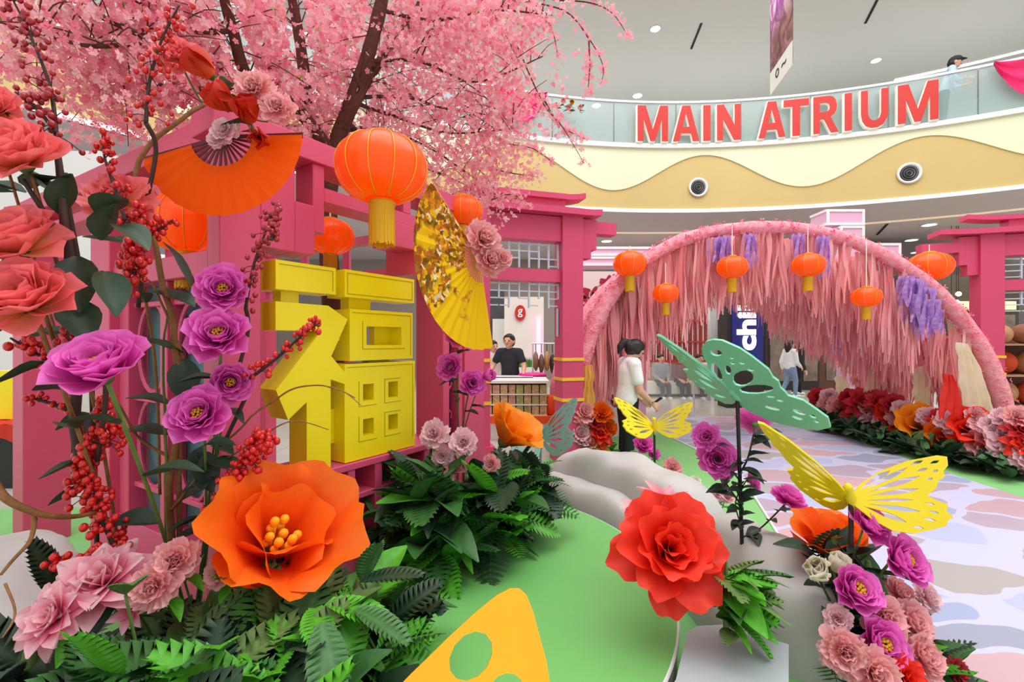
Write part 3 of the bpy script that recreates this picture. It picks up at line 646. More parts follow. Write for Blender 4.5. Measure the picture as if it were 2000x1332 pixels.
# left face
pb('column', (1.20, -.10, .007), (1.48, .14, TOP - .12), T2); pb('column', (2.70, -.12, .007), (2.94, .16, TOP - .12), T2)
pb('top_beam', (.07, -.09, TOP - .12), (2.98, .14, TOP), T2); pb('lower_chord', (.10, -.07, 2.40), (2.75, .10, 2.47), T2)
pb('mid_rail', (.12, -.08, 1.93), (1.20, .08, 2.05), T2); pb('sill_rail', (.12, -.08, S0), (1.20, .08, .55), T2)
pb('panel_stile', (.12, -.05, .55), (.22, .05, 1.93), T2); pb('panel_stile', (1.08, -.05, .55), (1.20, .05, 1.93), T2); pb('panel_stile', (.60, -.05, .55), (.68, .05, 1.93), T2)
TEAL = mat('teal_panel', (84, 128, 138), .25, var=.25, scale=1.5)
pb('teal_panel', (.22, .05, .55), (1.08, .065, 1.93), T2, TEAL)
for x0, x1 in ((.22, .60), (.68, 1.08)):
    for zc in (.72, 1.28):
        w2 = (x1 - x0) / 2; c = (x0 + x1) / 2
        o = []
        for i in range(25):
            a = 2 * PI * i / 24; o.append(T2 @ V((c + (w2 - .02) * math.cos(a), .0, zc + .28 + .26 * math.sin(a))))
        MB().tube(o, .014, 6).build('tracery', PINK, pav)
    for z in (.72, 1.24, 1.80): pb('panel_bar', (x0, -.02, z), (x1, .02, z + .03), T2)
# rear frame seen through the openings
RE = T1 @ V((1.78, .05, 0)); LE = T2 @ V((2.82, .02, 0)); BK = V((-2.75, 5.05, 0))
def pole(a, b, z0, z1, w_, nm, m=PINK2):
    d = (b - a); d.z = 0; L_ = d.length; d.normalize(); T = M(((d.x, -d.y, 0, a.x), (d.y, d.x, 0, a.y), (0, 0, 1, 0), (0, 0, 0, 1)))
    MB().box((0, -w_ / 2, z0), (L_, w_ / 2, z1), T).build(nm, m, pav)
ra = T1 @ V((1.78, .20, 0)); la = T2 @ V((2.82, .18, 0)); bk1 = BK + (ra - BK).normalized() * .12; bk2 = BK + (la - BK).normalized() * .12
MB().box((BK.x - .11, BK.y - .11, .007), (BK.x + .11, BK.y + .11, TOP)).build('column', PINK2, pav)
for a, b in ((ra, bk1), (la, bk2)):
    pole(a, b, 2.50, TOP - .13, .1, 'rear_beam'); pole(a, b, 2.12, 2.25, .1, 'rear_rail')
    for q_ in (.25, .5, .75):
        m_ = a.lerp(b, q_); MB().box((m_.x - .03, m_.y - .03, 2.25), (m_.x + .03, m_.y + .03, 2.5)).build('rear_post', PINK2, pav)
m_ = ra.lerp(BK, .5); MB().box((m_.x - .08, m_.y - .08, .007), (m_.x + .08, m_.y + .08, 2.12)).build('column', PINK2, pav)

# ================================================================== THE YELLOW CHARACTER
sg = thing('fortune_character', 'big yellow block Chinese character sculpture in the pavilion opening', 'sign', T1 @ V((.6, 0, Lz)))
XZ = lambda off: M(((D1.x, 0, N1.x, C0.x + N1.x * off), (D1.y, 0, N1.y, C0.y + N1.y * off), (0, 1, 0, 0), (0, 0, 0, 1)))
def stroke(name, outer, holes, off0=-.06, off1=.105, inset=.022):
    o = MB().plate(outer, holes, off1 - off0, XZ(off0)).build(name, YEL, sg)
    # engraved border line
    cx = sum(p[0] for p in outer) / len(outer)
    return o
def border(x0, z0, x1, z1, sides='ltrb', i=.018, parent=None):
    for s in sides:
        if s == 'l': b = ((x0 + i, z0 + i), (x0 + i + .004, z1 - i))
        if s == 'r': b = ((x1 - i - .004, z0 + i), (x1 - i, z1 - i))
        if s == 't': b = ((x0 + i, z1 - i - .004), (x1 - i, z1 - i))
        if s == 'b': b = ((x0 + i, z0 + i), (x1 - i, z0 + i + .004))
        MB().plate([b[0], (b[1][0], b[0][1]), b[1], (b[0][0], b[1][1])], [], .002, XZ(.105)).build('groove', YLINE, parent or sg)
rc = lambda x0, z0, x1, z1: [(x0, z0), (x1, z0), (x1, z1), (x0, z1)]
o = stroke('stroke', rc(.13, 1.862, .478, 2.012), []); border(.13, 1.862, .478, 2.012, 'tr', parent=o)
o = stroke('stroke', [(.13, 1.80), (.43, 1.797), (.556, 1.725), (.449, 1.515), (.536, 1.42), (.536, 1.352), (.445, 1.385), (.445, Lz + .004), (.30, Lz + .004), (.30, 1.274), (.197, 1.193), (.132, 1.352), (.385, 1.655), (.13, 1.655)], [])
o = stroke('stroke', rc(.536, 1.855, 1.085, 2.015), []); border(.536, 1.855, 1.085, 2.015, 'trlb', parent=o)
o = stroke('stroke', rc(.571, 1.483, 1.07, 1.788), [rc(.69, 1.575, .97, 1.69)]); border(.571, 1.483, 1.07, 1.788, 'tr', parent=o); border(.65, 1.54, 1.01, 1.73, 'lb', .01, o)
hl = [rc(.665, 1.24, .745, 1.34), rc(.86, 1.24, .94, 1.34), rc(.665, 1.03, .745, 1.13), rc(.86, 1.03, .94, 1.13)]
o = stroke('stroke', rc(.536, Lz + .004, 1.09, 1.466), hl); border(.536, .94, 1.09, 1.466, 'tr', parent=o)
for q_ in hl: border(q_[0][0] - .04, q_[0][1] - .04, q_[2][0] + .03, q_[2][1] + .03, 'lb' if q_[0][0] < .8 else 'ltb', .008, o)
MB().plate(rc(.56, Lz + .02, 1.06, 1.45), [], .05, XZ(-.055)).build('recess_back', YEL, sg); MB().plate(rc(.84, 1.56, .99, 1.70), [], .05, XZ(-.055)).build('recess_back', YEL, sg)
MB().plate(rc(.20, 1.78, .30, 1.88), [], .08, XZ(-.05)).build('link_block', YEL, sg); MB().plate(rc(.62, 1.77, .78, 1.87), [], .08, XZ(-.05)).build('link_block', YEL, sg)
MB().plate(rc(.46, 1.60, .60, 1.70), [], .06, XZ(-.05)).build('link_block', YEL, sg); MB().plate(rc(.43, 1.88, .56, 1.98), [], .06, XZ(-.05)).build('link_block', YEL, sg)
MB().plate(rc(.78, 1.45, .95, 1.50), [], .06, XZ(-.05)).build('link_block', YEL, sg); MB().plate(rc(.42, 1.0, .55, 1.2), [], .06, XZ(-.055)).build('link_block', YEL, sg)

# ================================================================== FOLDING FANS
def fan(name, label, piv, ex, ey, a0, a1, r0, r1, n, msheet, mstick, amp=.012, extra=None):
    """pleated half disc around piv in the plane ex, ey; sheet from r0 to r1, sticks from the pivot"""
    piv = V(piv); ex = V(ex).normalized(); ey = V(ey).normalized(); ez = ex.cross(ey)
    t = thing(name, label, 'folding fan', piv)
    def pt(a, r, z): return piv + ex * math.cos(a) * r + ey * math.sin(a) * r + ez * z
    k = 2 * n; mb = MB()
    vs = []; us = []; fs = []
    for i in range(k + 1):
        a = lerp(a0, a1, i / k); z = amp if i % 2 else -amp
        for j in range(5):
            r = lerp(r0, r1, j / 4); r *= 1 + (.012 if (i % 2 and j == 4) else 0); vs.append(pt(a, r, z * (.4 + .6 * j / 4))); us.append((i / k, j / 4))
    for i in range(k):
        for j in range(4): fs.append((i*5 + j, i*5 + j + 1, (i+1)*5 + j + 1, (i+1)*5 + j))
    mb.add(vs, fs, 0, us).build('pleated_sheet', msheet, t)
    mb = MB()
    for i in range(0, k + 1, 2):
        a = lerp(a0, a1, i / k); g = i in (0, k); rr = r1 if g else r0 + .03
        x = MB(); d = V((0, 0, 0)); wv = .012 if g else .006
        p0 = pt(a, .01, -amp - .004); p1 = pt(a, rr, -amp - .004); s = (p1 - p0).cross(ez).normalized() * wv
        x.add([p0 - s*.6, p0 + s*.6, p1 + s, p1 - s, p0 - s*.6 - ez*.005, p0 + s*.6 - ez*.005, p1 + s - ez*.005, p1 - s - ez*.005], [(0,1,2,3),(4,7,6,5),(0,4,5,1),(1,5,6,2),(2,6,7,3),(3,7,4,0)])
        x.build('guard_stick' if g else 'stick', mstick, t)
    MB().lathe([(.018, -.02), (.018, .02)], 12, M.Translation(piv) @ face_rot(ez)).build('pivot', GOLD, t)
    return t, pt
OSH = mat('orange_silk', (255, 100, 14), .6, trl=.35, spec=.1); MAR = mat('maroon_stick', (92, 24, 40), .5)
pv = P(432, 265, 2.0)
fan('orange_fan', 'orange pleated fan with maroon sticks on the pavilion beam', pv, (1, 0, 0), (0, .05, 1), math.radians(197), math.radians(360 + 1), .135, .35, 14, OSH, MAR, .0035)
YSH = mat('yellow_silk', (250, 210, 24), .6, trl=.3, spec=.1); nt = YSH.node_tree; N = nt.nodes; L = nt.links
uv = N.new('ShaderNodeUVMap'); sp = N.new('ShaderNodeSeparateXYZ'); L.new(uv.outputs[0], sp.inputs[0])
mpn = N.new('ShaderNodeMapping'); mpn.inputs['Scale'].default_value = (13, 5.5, 1); L.new(uv.outputs[0], mpn.inputs[0])
dn = N.new('ShaderNodeTexNoise'); dn.inputs['Scale'].default_value = 2.0; L.new(mpn.outputs[0], dn.inputs['Vector']); dm = N.new('ShaderNodeVectorMath'); dm.operation = 'MULTIPLY_ADD'; dm.inputs[1].default_value = (.9, .9, 0); L.new(dn.outputs['Color'], dm.inputs[0]); L.new(mpn.outputs[0], dm.inputs[2])
nz = N.new('ShaderNodeTexVoronoi'); nz.inputs['Scale'].default_value = 3.6; L.new(dm.outputs[0], nz.inputs['Vector'])
rp = N.new('ShaderNodeValToRGB'); cr = rp.color_ramp; sv = N.new('ShaderNodeSeparateXYZ'); L.new(nz.outputs['Color'], sv.inputs[0]); L.new(sv.outputs[0], rp.inputs[0]); cr.interpolation = 'CONSTANT'
cr.elements[0].position = 0; cr.elements[0].color = lin((58, 52, 22)); cr.elements[1].position = .86; cr.elements[1].color = lin((240, 226, 190))
for p_, c_ in ((.16, (112, 118, 30)), (.30, (176, 96, 26)), (.44, (246, 196, 30)), (.60, (216, 140, 40)), (.74, (150, 70, 40))): e = cr.elements.new(p_); e.color = lin(c_)
nz2 = N.new('ShaderNodeTexNoise'); nz2.inputs['Scale'].default_value = .35; L.new(mpn.outputs[0], nz2.inputs['Vector'])
ad = N.new('ShaderNodeMath'); ad.operation = 'MULTIPLY_ADD'; ad.inputs[1].default_value = 2.4; L.new(nz2.outputs[0], ad.inputs[0])
# the painted garland lies across the middle of the sheet: largest in the upper half
ax = N.new('ShaderNodeMapRange'); ax.inputs[1].default_value = .30; ax.inputs[2].default_value = .95; ax.inputs[3].default_value = -.30; ax.inputs[4].default_value = -1.05; L.new(sp.outputs[0], ax.inputs[0]); L.new(ax.outputs[0], ad.inputs[2])
st = N.new('ShaderNodeMapRange'); st.inputs[1].default_value = .55; st.inputs[2].default_value = .68; L.new(ad.outputs[0], st.inputs[0])
mx = N.new('ShaderNodeMix'); mx.data_type = 'RGBA'; mx.inputs[6].default_value = lin((250, 210, 24)); L.new(rp.outputs[0], mx.inputs[7]); L.new(st.outputs[0], mx.inputs[0]); L.new(mx.outputs[2], N['Principled BSDF'].inputs['Base Color'])
pv = P(938, 505, 3.05)
fan('yellow_fan', 'large yellow painted fan with flower garland beside the pavilion opening', pv, D1, (0, 0, 1), math.radians(140), math.radians(284), .16, .60, 17, YSH, mat('bamboo', (226, 158, 70), .5), .006)

# ================================================================== LANTERNS
LOR = mat('lantern_silk', (255, 92, 6), .3, emit=.22, trl=.25, spec=.5); LGO = mat('lantern_gold', (240, 176, 20), .35); FRG = mat('lantern_fringe', (255, 206, 40), .5, trl=.4)
def lantern_meshes():
    n = 48; pr = []
    for i in range(15):
        a = PI * (.1 + .8 * i / 14); pr.append((math.sin(a) ** .8, -math.cos(a) * .74))
    shade = MB(); vs = []; k = len(pr)
    sh = MB().lathe(pr, n, None, cap=False)
    for i, v in enumerate(sh.v):
        a = math.atan2(v.y, v.x); f = 1 - .02 * abs(math.cos(6 * a)) ** 8; v.x *= f; v.y *= f
    me = {'shade': sh.mesh('shade', LOR, True)}
    rb = MB().tube([(r * 1.004, 0, z) for r, z in pr], .012, 5); me['rib'] = rb.mesh('rib', LGO, True)
    me['cap'] = MB().lathe([(.22, -.02), (.30, -.0), (.27, .02), (.30, .045), (.26, .06), (.28, .085), (.22, .10)], 24).mesh('cap', LGO, True)
    f = MB()
    for i in range(56):
        a = 2 * PI * i / 56; r = .28; l = .88 + R.uniform(-.04, .04)
        c, s = math.cos(a), math.sin(a); w_ = .021; q = R.uniform(-.012, .012)
        f.add([(r*c + w_*s, r*s - w_*c, 0), (r*c - w_*s, r*s + w_*c, 0), ((r + q)*c - w_*s, (r + q)*s + w_*c, -l), ((r + q)*c + w_*s, (r + q)*s - w_*c, -l), (r*.93*c, r*.93*s, 0), (r*.93*c, r*.93*s, -l * .99)], [(0, 1, 2, 3), (0, 3, 5, 4), (1, 4, 5, 2), (3, 2, 5)])
    me['fringe'] = f.mesh('fringe', FRG)
    me['bulb'] = MB().sphere((0, 0, 0), .12, 12, 8).mesh('bulb', mat('bulb_glow', (255, 236, 190), .4, emit=8), True)
    return me
LM = lantern_meshes()
def lantern(u, v, Y, rpx, lb, top=None, bulb=False, group='orange lanterns', ribs=12):
    p = P(u, v, Y); r = rpx / F * Y; t = thing('lantern', lb, 'lantern', p, group); S = M.Scale(r, 4)
    inst('shade', LM['shade'], t, S)
    for k in range(ribs): inst('rib', LM['rib'], t, S @ M.Rotation(2 * PI * k / ribs, 4, 'Z'))
    inst('cap', LM['cap'], t, S @ M.Translation((0, 0, .70))); inst('cap', LM['cap'], t, S @ M.Translation((0, 0, -.80)))
    inst('fringe', LM['fringe'], t, S @ M.Translation((0, 0, -.80)))
    if bulb: inst('bulb', LM['bulb'], t, S @ M.Translation((0, 0, 0)))
    if top: MB().tube([p + V((0, 0, r * .78)), V((p.x, p.y, top))], .006, 6).build('cord', mat('cord_cream', (240, 236, 226), .6), t)
    return t
lantern(746, 330, 2.42, 88, 'largest orange lantern with yellow fringe hanging before the pavilion beam', 2.58)
lantern(366, 438, 2.55, 74, 'glowing orange lantern inside the pavilion behind the orange fan', 2.58, True)
lantern(645, 462, 3.2, 46, 'small glowing orange lantern above the yellow character', 2.6, True)
lantern(903, 412, 3.62, 40, 'orange lantern half hidden behind the yellow fan', 2.58)
AL = 'orange lanterns under the arch'
lantern(1230, 515, 6.05, 32, 'orange lantern at the arch shoulder nearest the papercut screen', 2.85, group=AL, ribs=8)
lantern(1300, 573, 6.05, 25, 'orange lantern low among the strands beside the arch shoulder', 2.62, group=AL, ribs=8)
lantern(1430, 522, 6.0, 29, 'orange lantern hanging under purple strands left of the arch crown', 3.1, group=AL, ribs=8)
lantern(1578, 518, 6.0, 30, 'orange lantern under the lilac box at the arch crown', 3.1, group=AL, ribs=8)
lantern(1692, 580, 6.0, 26, 'orange lantern on the falling side of the arch', 2.9, group=AL, ribs=8)
lantern(1506, 565, 8.0, 16, 'small orange lantern half hidden in the strands at mid arch', 3.1, group=AL, ribs=8)
lantern(1560, 600, 8.6, 20, 'small orange lantern deep in the tunnel near the blue sign', 3.0, group=AL, ribs=8)
lantern(1815, 521, 6.6, 37, 'orange lantern hanging on a cord from the right gate eave', 2.98, group=AL, ribs=8)

# ================================================================== PINK GATES
LATB = mat('lattice_blue', (196, 208, 226), .4)
def gate(lb, A, D, W_, eave_l, eave_r, m, rings_z=(.83, 1.10, 1.36)):
    D = V(D).normalized(); T = M(((D.x, -D.y, 0, A.x), (D.y, D.x, 0, A.y), (0, 0, 1, 0), (0, 0, 0, 1)))
    t = thing('pink_gate', lb, 'gate', A, 'pink gates by the walkway')
    def b(nm_, lo, hi, mm=m):
        return MB().box(lo, hi, T).build(nm_, mm, t)
    w = .29
    for s in (0, W_ - w):
        o = b('post', (s, -.14, .007), (s + w, .14, 3.25))
        for z in rings_z: MB().box((s - .012, -.152, z - .02), (s + w + .012, .152, z + .02), T).build('gold_ring', GOLD, o)
        b('footing', (s - .05, -.19, .007), (s + w + .05, .19, .30))
    b('header_beam', (w, -.10, 2.90), (W_ - w, .10, 3.22)); b('mid_beam', (w, -.08, 2.37), (W_ - w, .08, 2.53))
    # roof boards with rising tips
    def roof(x0, x1, z, d, th, up):
        n = 14; vs = []; fs = []
        for i in range(n + 1):
            x = lerp(x0, x1, i / n); e = max(0, abs(2 * i / n - 1) - .6) / .4; zz = z + up * e * e
            for y, k in ((-d, 0), (d, 0), (d, th), (-d, th)): vs.append(T @ V((x, y * (1 - .25 * e), zz + k)))
        for i in range(n):
            for k in range(4): fs.append((i*4 + k, i*4 + (k+1) % 4, i*4 + 4 + (k+1) % 4, i*4 + 4 + k))
        fs += [(3, 2, 1, 0), (n*4, n*4+1, n*4+2, n*4+3)]
        return MB().add(vs, fs)
    roof(-eave_l * .72, W_ + eave_r * .5, 3.23, .26, .08, .03).build('roof_board', m, t)
    roof(-eave_l * .2, W_ + eave_r * .1, 3.44, .16, .07, .05).build('upper_roof_board', m, t); b('ridge_block', (W_ * .15, -.1, 3.32), (W_ * .85, .1, 3.44))
    # stepped brackets on the outer sides
    if eave_r: 
        for x0, x1, z0, z1 in [(W_, W_ + .22, 2.82, 3.22), (W_, W_ + .14, 2.70, 2.82), (W_ + .22, W_ + eave_r, 3.04, 3.20)]: b('bracket', (x0, -.09, z0), (x1, .09, z1))
    if eave_l:
        for x0, x1, z0, z1 in [(-.24, 0, 2.78, 3.22), (-.14, 0, 2.62, 2.78), (-eave_l, -.24, 2.98, 3.14)]: b('bracket', (x0, -.09, z0), (x1, .09, z1))
    # lattice: little blue-white rods, upper field and lower field
    rr = random.Random(5)
    for z0, z1, zig in ((2.55, 2.88, 0), (2.03, 2.36, 1)):
        x0, x1 = w + .01, W_ - w - .01; n = 7
        for i in range(n + 1):
            x = lerp(x0, x1, i / n); za = z0 if (i % 2 == 0 or not zig) else z0 + .12
            b('lattice_rod', (x - .010, -.02, za), (x + .010, .01, z1), LATB)
        for j in range(4):
            z = lerp(z0 + .03, z1 - .02, j / 3)
            for i in range(n):
                if rr.random() < .72: b('lattice_rod', (lerp(x0, x1, i / n) + .01, -.015, z - .008), (lerp(x0, x1, (i + 1) / n) - .01, .008, z + .008), LATB)
    for s in (w + .01, W_ - w - .03): b('lattice_rod', (s, -.02, 1.66), (s + .02, .01, 2.03), LATB)
    return t
gA = P(908, 666, 5.75); gA.z = 0; gB = P(1130, 666, 6.2); gB.z = 0
gate('pink gate with gold-ringed posts between the pavilion and the arch', gA, gB - gA, (gB - gA).length, 0, .52, PINK2)
hA = P(1904, 666, 7.2); hA.z = 0
gate('pink gate with gold-ringed post at the right end of the flower bed', hA, (.93, -.30, 0), 2.4, .72, .5, PINK2)

# ================================================================== BLOSSOM ARCH
AX, AW, AH = 3.50, 2.67, 3.14; AWR = 3.25; AYS = (6.25, 7.05, 7.95, 8.75)
def arch_pt(a, y, k=1.0):
    c, s = math.cos(a), max(0, math.sin(a)); e = .8 if c < 0 else 1.0
    return V((AX + math.copysign(abs(c) ** e, c) * (AW if c < 0 else AWR) * k, y, s ** e * (AH - .02 * (y - 6)) * k + .007))
def arch_top(x, y=6.25):
    if x < AX: q = min(.985, (AX - x) / AW); return (1 - q ** 2.5) ** .4 * (AH - .02 * (y - 6)) - .03
    q = min(.985, (x - AX) / AWR); return (1 - q * q) ** .5 * (AH - .02 * (y - 6)) - .03
ARCHP = mat('arch_pink', (255, 172, 188), .9, rgb2=(250, 140, 160), scale=14, bump=.8, bscale=60)
STR = [mat('strand_coral', (255, 172, 178), .9, trl=.3, spec=.1, rgb2=(255, 196, 198), scale=6), mat('strand_pink', (255, 182, 188), .9, trl=.3, spec=.1, rgb2=(255, 174, 180), scale=6), mat('strand_rose', (255, 164, 174), .9, trl=.3, spec=.1, rgb2=(255, 192, 196), scale=6)]
PUR = mat('strand_purple', (188, 136, 220), .8, trl=.4, rgb2=(216, 176, 236), scale=8); CRM = mat('gauze_cream', (255, 246, 218), .8, trl=.5, var=.06)
arch = thing('blossom_arch', 'pink blossom arch tunnel with hanging strands over the walkway', 'arch', (AX, 6.25, 0))
BLS = [mat('tiny_pink', (250, 158, 178), .7, trl=.2), mat('tiny_rose', (240, 110, 140), .7, trl=.2)]
for k, y in enumerate(AYS):
    n = 60; pts = [arch_pt(PI - PI * i / n, y) for i in range(n + 1)]
    rad = [(.085 + .05 * max(0, 1 - math.sin(PI * i / n) * 1.25)) * (1 + .16 * mnoise.noise(pts[i] * 5)) for i in range(n + 1)]
    MB().tube(pts, rad, 12).build('hoop', ARCHP, arch, True)
    g = MB()
    for i in range(900 if k == 0 else 350):
        a = R.uniform(0, PI); p = arch_pt(a, y); d = V((R.gauss(0, 1), R.gauss(0, 1), R.gauss(0, 1))).normalized(); r = .10 + .05 * max(0, 1 - math.sin(a) * 1.25)
        c = p + d * r; c.z = max(c.z, .03); s = R.uniform(.015, .034); u_ = d.orthogonal().normalized(); v_ = d.cross(u_)
        for q in range(4):
            b = 2 * PI * q / 4 + i; e1 = u_ * math.cos(b) + v_ * math.sin(b); e2 = u_ * math.cos(b + .8) + v_ * math.sin(b + .8)
            g.add([c, c + e1 * s + d * s * .5, c + (e1 + e2) * s * .6 + d * s * .7, c + e2 * s + d * s * .5], [(0, 1, 2, 3)], i % 2)
    tag(g.build('blossoms', BLS, arch), kind='stuff')
for a in (.55, 1.1, 1.57, 2.05, 2.6): MB().tube([arch_pt(a, y) for y in AYS], .03, 8).build('tie_rod', ARCHP, arch, True)
# unit strand: a bundle of ragged ribbons hanging from z=0 to z=-1
def strand_mesh(seed, m):
    r = random.Random(seed); mb = MB()
    for k in range(15):
        a = r.uniform(0, 2 * PI); rd = r.uniform(0, .085); x, y = rd * math.cos(a), rd * math.sin(a); l = r.uniform(.62, 1.0); w_ = r.uniform(.012, .028); ph = r.uniform(0, 6); rot = r.uniform(0, PI); n = 6
        vs = []; fs = []
        for i in range(n + 1):
            q = i / n; ww = w_ * (1 - .75 * q * q) * (1 + .3 * math.sin(9 * q + ph)); tw = rot + .9 * math.sin(2 * q + ph); ox = .02 * math.sin(5 * q + ph) + x * (1 + .4 * q); oy = .02 * math.cos(4 * q + ph) + y * (1 + .4 * q)
            vs += [V((ox + math.cos(tw) * ww, oy + math.sin(tw) * ww, -q * l)), V((ox - math.cos(tw) * ww, oy - math.sin(tw) * ww, -q * l))]
        for i in range(n): fs.append((2*i, 2*i + 1, 2*i + 3, 2*i + 2))
        mb.add(vs, fs)
    return mb.mesh('hanging_strand', m, True)
SM = [strand_mesh(i, STR[i % 3]) for i in range(9)]; SP = [strand_mesh(20 + i, PUR) for i in range(2)]
def zbot(x):
    q = abs((x - 3.82) / 2.8); b = 2.12 - 1.45 * max(0, q - .30) ** 1.1 / .55
    if x > 3.82: b = 2.12 - 1.6 * max(0, q - .08) ** .9 / .9
    return max(.50, b)
cnt = 0
for r_ in range(8):
    y = 6.3 + r_ * .345
    for c in range(34):
        x = AX - AW * .97 + (AW + AWR) * .97 * (c + .5 * (r_ % 2)) / 34 + R.uniform(-.05, .05)
        q = 0; zt = arch_top(x, y)
        zb = zbot(x) + R.uniform(-.22, .16) + (.18 if r_ > 4 else 0)
        l = zt - zb
        if l < .2 or cnt >= 262: continue
        if r_ < 2 and q < .9 and R.random() < .25: continue
        cnt += 1
        inst('hanging_strand', R.choice(SM), arch, M.Translation((x - AX, y - 6.25, zt)) @ M.Rotation(R.uniform(0, 6), 4, 'Z') @ M.Diagonal(V((1.25, 1.25, l, 1))))
for i in range(16):
    x = 1.12 + .05 * i + R.uniform(-.02, .02); zt = arch_top(x); l = zt - R.uniform(.45, .7) - .035 * i
    inst('hanging_strand', R.choice(SM), arch, M.Translation((x - AX, R.uniform(-.02, .25), zt)) @ M.Rotation(R.uniform(0, 6), 4, 'Z') @ M.Diagonal(V((1.25, 1.25, l, 1))))
for u, v, v1, Y in [(1412, 462, 545, 6.12), (1400, 465, 535, 6.1), (1462, 458, 530, 6.12), (1556, 458, 545, 6.1), (1604, 462, 550, 6.1), (1232, 560, 650, 6.5), (1360, 480, 570, 6.8), (1630, 620, 700, 7.6)]:
    p = P(u, v, Y); l = (v1 - v) / F * Y; inst('hanging_strand', R.choice(SP), arch, M.Translation(p - V((AX, 6.25, 0))) @ M.Diagonal(V((1.1, 1.1, l, 1))))
for u, v, v1 in [(1765, 540, 600), (1778, 545, 625), (1790, 552, 640), (1802, 562, 650), (1785, 575, 655), (1812, 585, 650), (1798, 590, 668), (1822, 605, 655)]:
    p = P(u, v, 6.15); l = (v1 - v) / F * 6.15; inst('hanging_strand', R.choice(SP), arch, M.Translation(p - V((AX, 6.25, 0))) @ M.Diagonal(V((1.3, 1.3, l, 1))))
# cream gauze wound on the legs, red cloth
def gauze(name, quad, m, parent=None, fold=.022, n=14):
    a, b, c, d = [V(p) for p in quad]          # a-b top edge, d-c bottom edge
    nrm = (b - a).cross(d - a).normalized()
    return MB().grid(lambda x, y: a.lerp(b, x).lerp(d.lerp(c, x), y) + nrm * fold * math.sin(x * 16 + y * 3) + (b - a) * .22 * mnoise.noise(V((x * 1.5, y * 6, a.x))) + V((0, 0, .12 * mnoise.noise(V((x * 7, 3, a.x))) * y)), 16, n).build(name, m, parent, True)
gauze('leg_gauze', [P(1868, 668, 6.05), P(1892, 672, 6.05), P(1945, 808, 6.05), P(1885, 806, 6.05)], CRM, arch)
gauze('leg_gauze', [P(1632, 735, 8.6), P(1654, 735, 8.6), P(1660, 800, 8.6), P(1634, 800, 8.6)], CRM, arch)
gauze('leg_gauze', [P(1690, 715, 7.8), P(1714, 715, 7.8), P(1712, 800, 7.8), P(1690, 800, 7.8)], CRM, arch)
gauze('leg_gauze', [P(1780, 720, 6.9), P(1812, 712, 6.9), P(1816, 815, 6.9), P(1790, 800, 6.9)], CRM, arch)
gauze('leg_gauze', [P(1140, 715, 6.1), P(1158, 712, 6.1), P(1160, 810, 6.1), P(1134, 810, 6.1)], mat('gauze_amber', (252, 206, 110), .8, trl=.4), arch)
tag(gauze('red_drape', [P(1845, 730, 5.98), P(1862, 732, 5.98), P(1884, 815, 5.98), P(1834, 815, 5.98)], mat('red_silk', (226, 34, 20), .5, trl=.15), None, .02), 'red cloth draped at the foot of the arch beside cream gauze', 'drape')
# ================================================================== PEOPLE
SKIN = mat('skin', (222, 168, 140), .5, sss=.1); HAIR = mat('hair_black', (28, 22, 22), .5, var=.2, scale=60)
def blob(spheres, voxel, name, m, smooth_it=5):
    mb = MB()
    for c, r, sc, T in spheres: mb.sphere(c, r, 12, 8, sc, T)
    ob = bpy.data.objects.new(name, mb.mesh(name, m)); COL.objects.link(ob)
    md = ob.modifiers.new('r', 'REMESH'); md.mode = 'VOXEL'; md.voxel_size = voxel
    md = ob.modifiers.new('s', 'SMOOTH'); md.factor = .5; md.iterations = smooth_it
    dg = bpy.context.evaluated_depsgraph_get(); me = bpy.data.meshes.new_from_object(ob.evaluated_get(dg)); bpy.data.objects.remove(ob)
    me.polygons.foreach_set('use_smooth', [True] * len(me.polygons)); me.materials.clear(); me.materials.append(m); me.name = name
    return me
def chain(pts, rads, sc=(1, 1, 1), T=None, n=7):
    out = []
    for i in range(len(pts) - 1):
        for k in range(n):
            t = k / n; out.append((V(pts[i]).lerp(V(pts[i + 1]), t), lerp(rads[i], rads[i + 1], t), sc, T))
    out.append((V(pts[-1]), rads[-1], sc, T)); return out
def hand(w, d, up, h, side):
    """palm, four unequal bent fingers and a thumb; d points along the fingers, up is the back of the hand"""
    w = V(w); d = V(d).normalized(); up = V(up).normalized(); s = d.cross(up).normalized() * side; up = s.cross(d).normalized() * side
    out = []
    for k in range(5): out += chain([w + s * (k - 2) * .007 * h / 1.6, w + d * .075 + s * (k - 2) * .013], [.016, .013], n=4)
    for k, l in enumerate((.062, .075, .07, .055)):
        b = w + d * .08 + s * (k - 1.5) * .02; m1 = b + d * l * .5 - up * .008; m2 = m1 + d * l * .3 - up * .018; m3 = m2 + d * l * .15 - up * .02
        out += chain([b, m1, m2, m3], [.0095, .009, .008, .007], n=4)
    b = w + d * .03 - s * .03; out += chain([w + d * .02 - s * .015, b + d * .02 - s * .012, b + d * .055 - s * .015 - up * .01], [.012, .0105, .009], n=4)
    return out
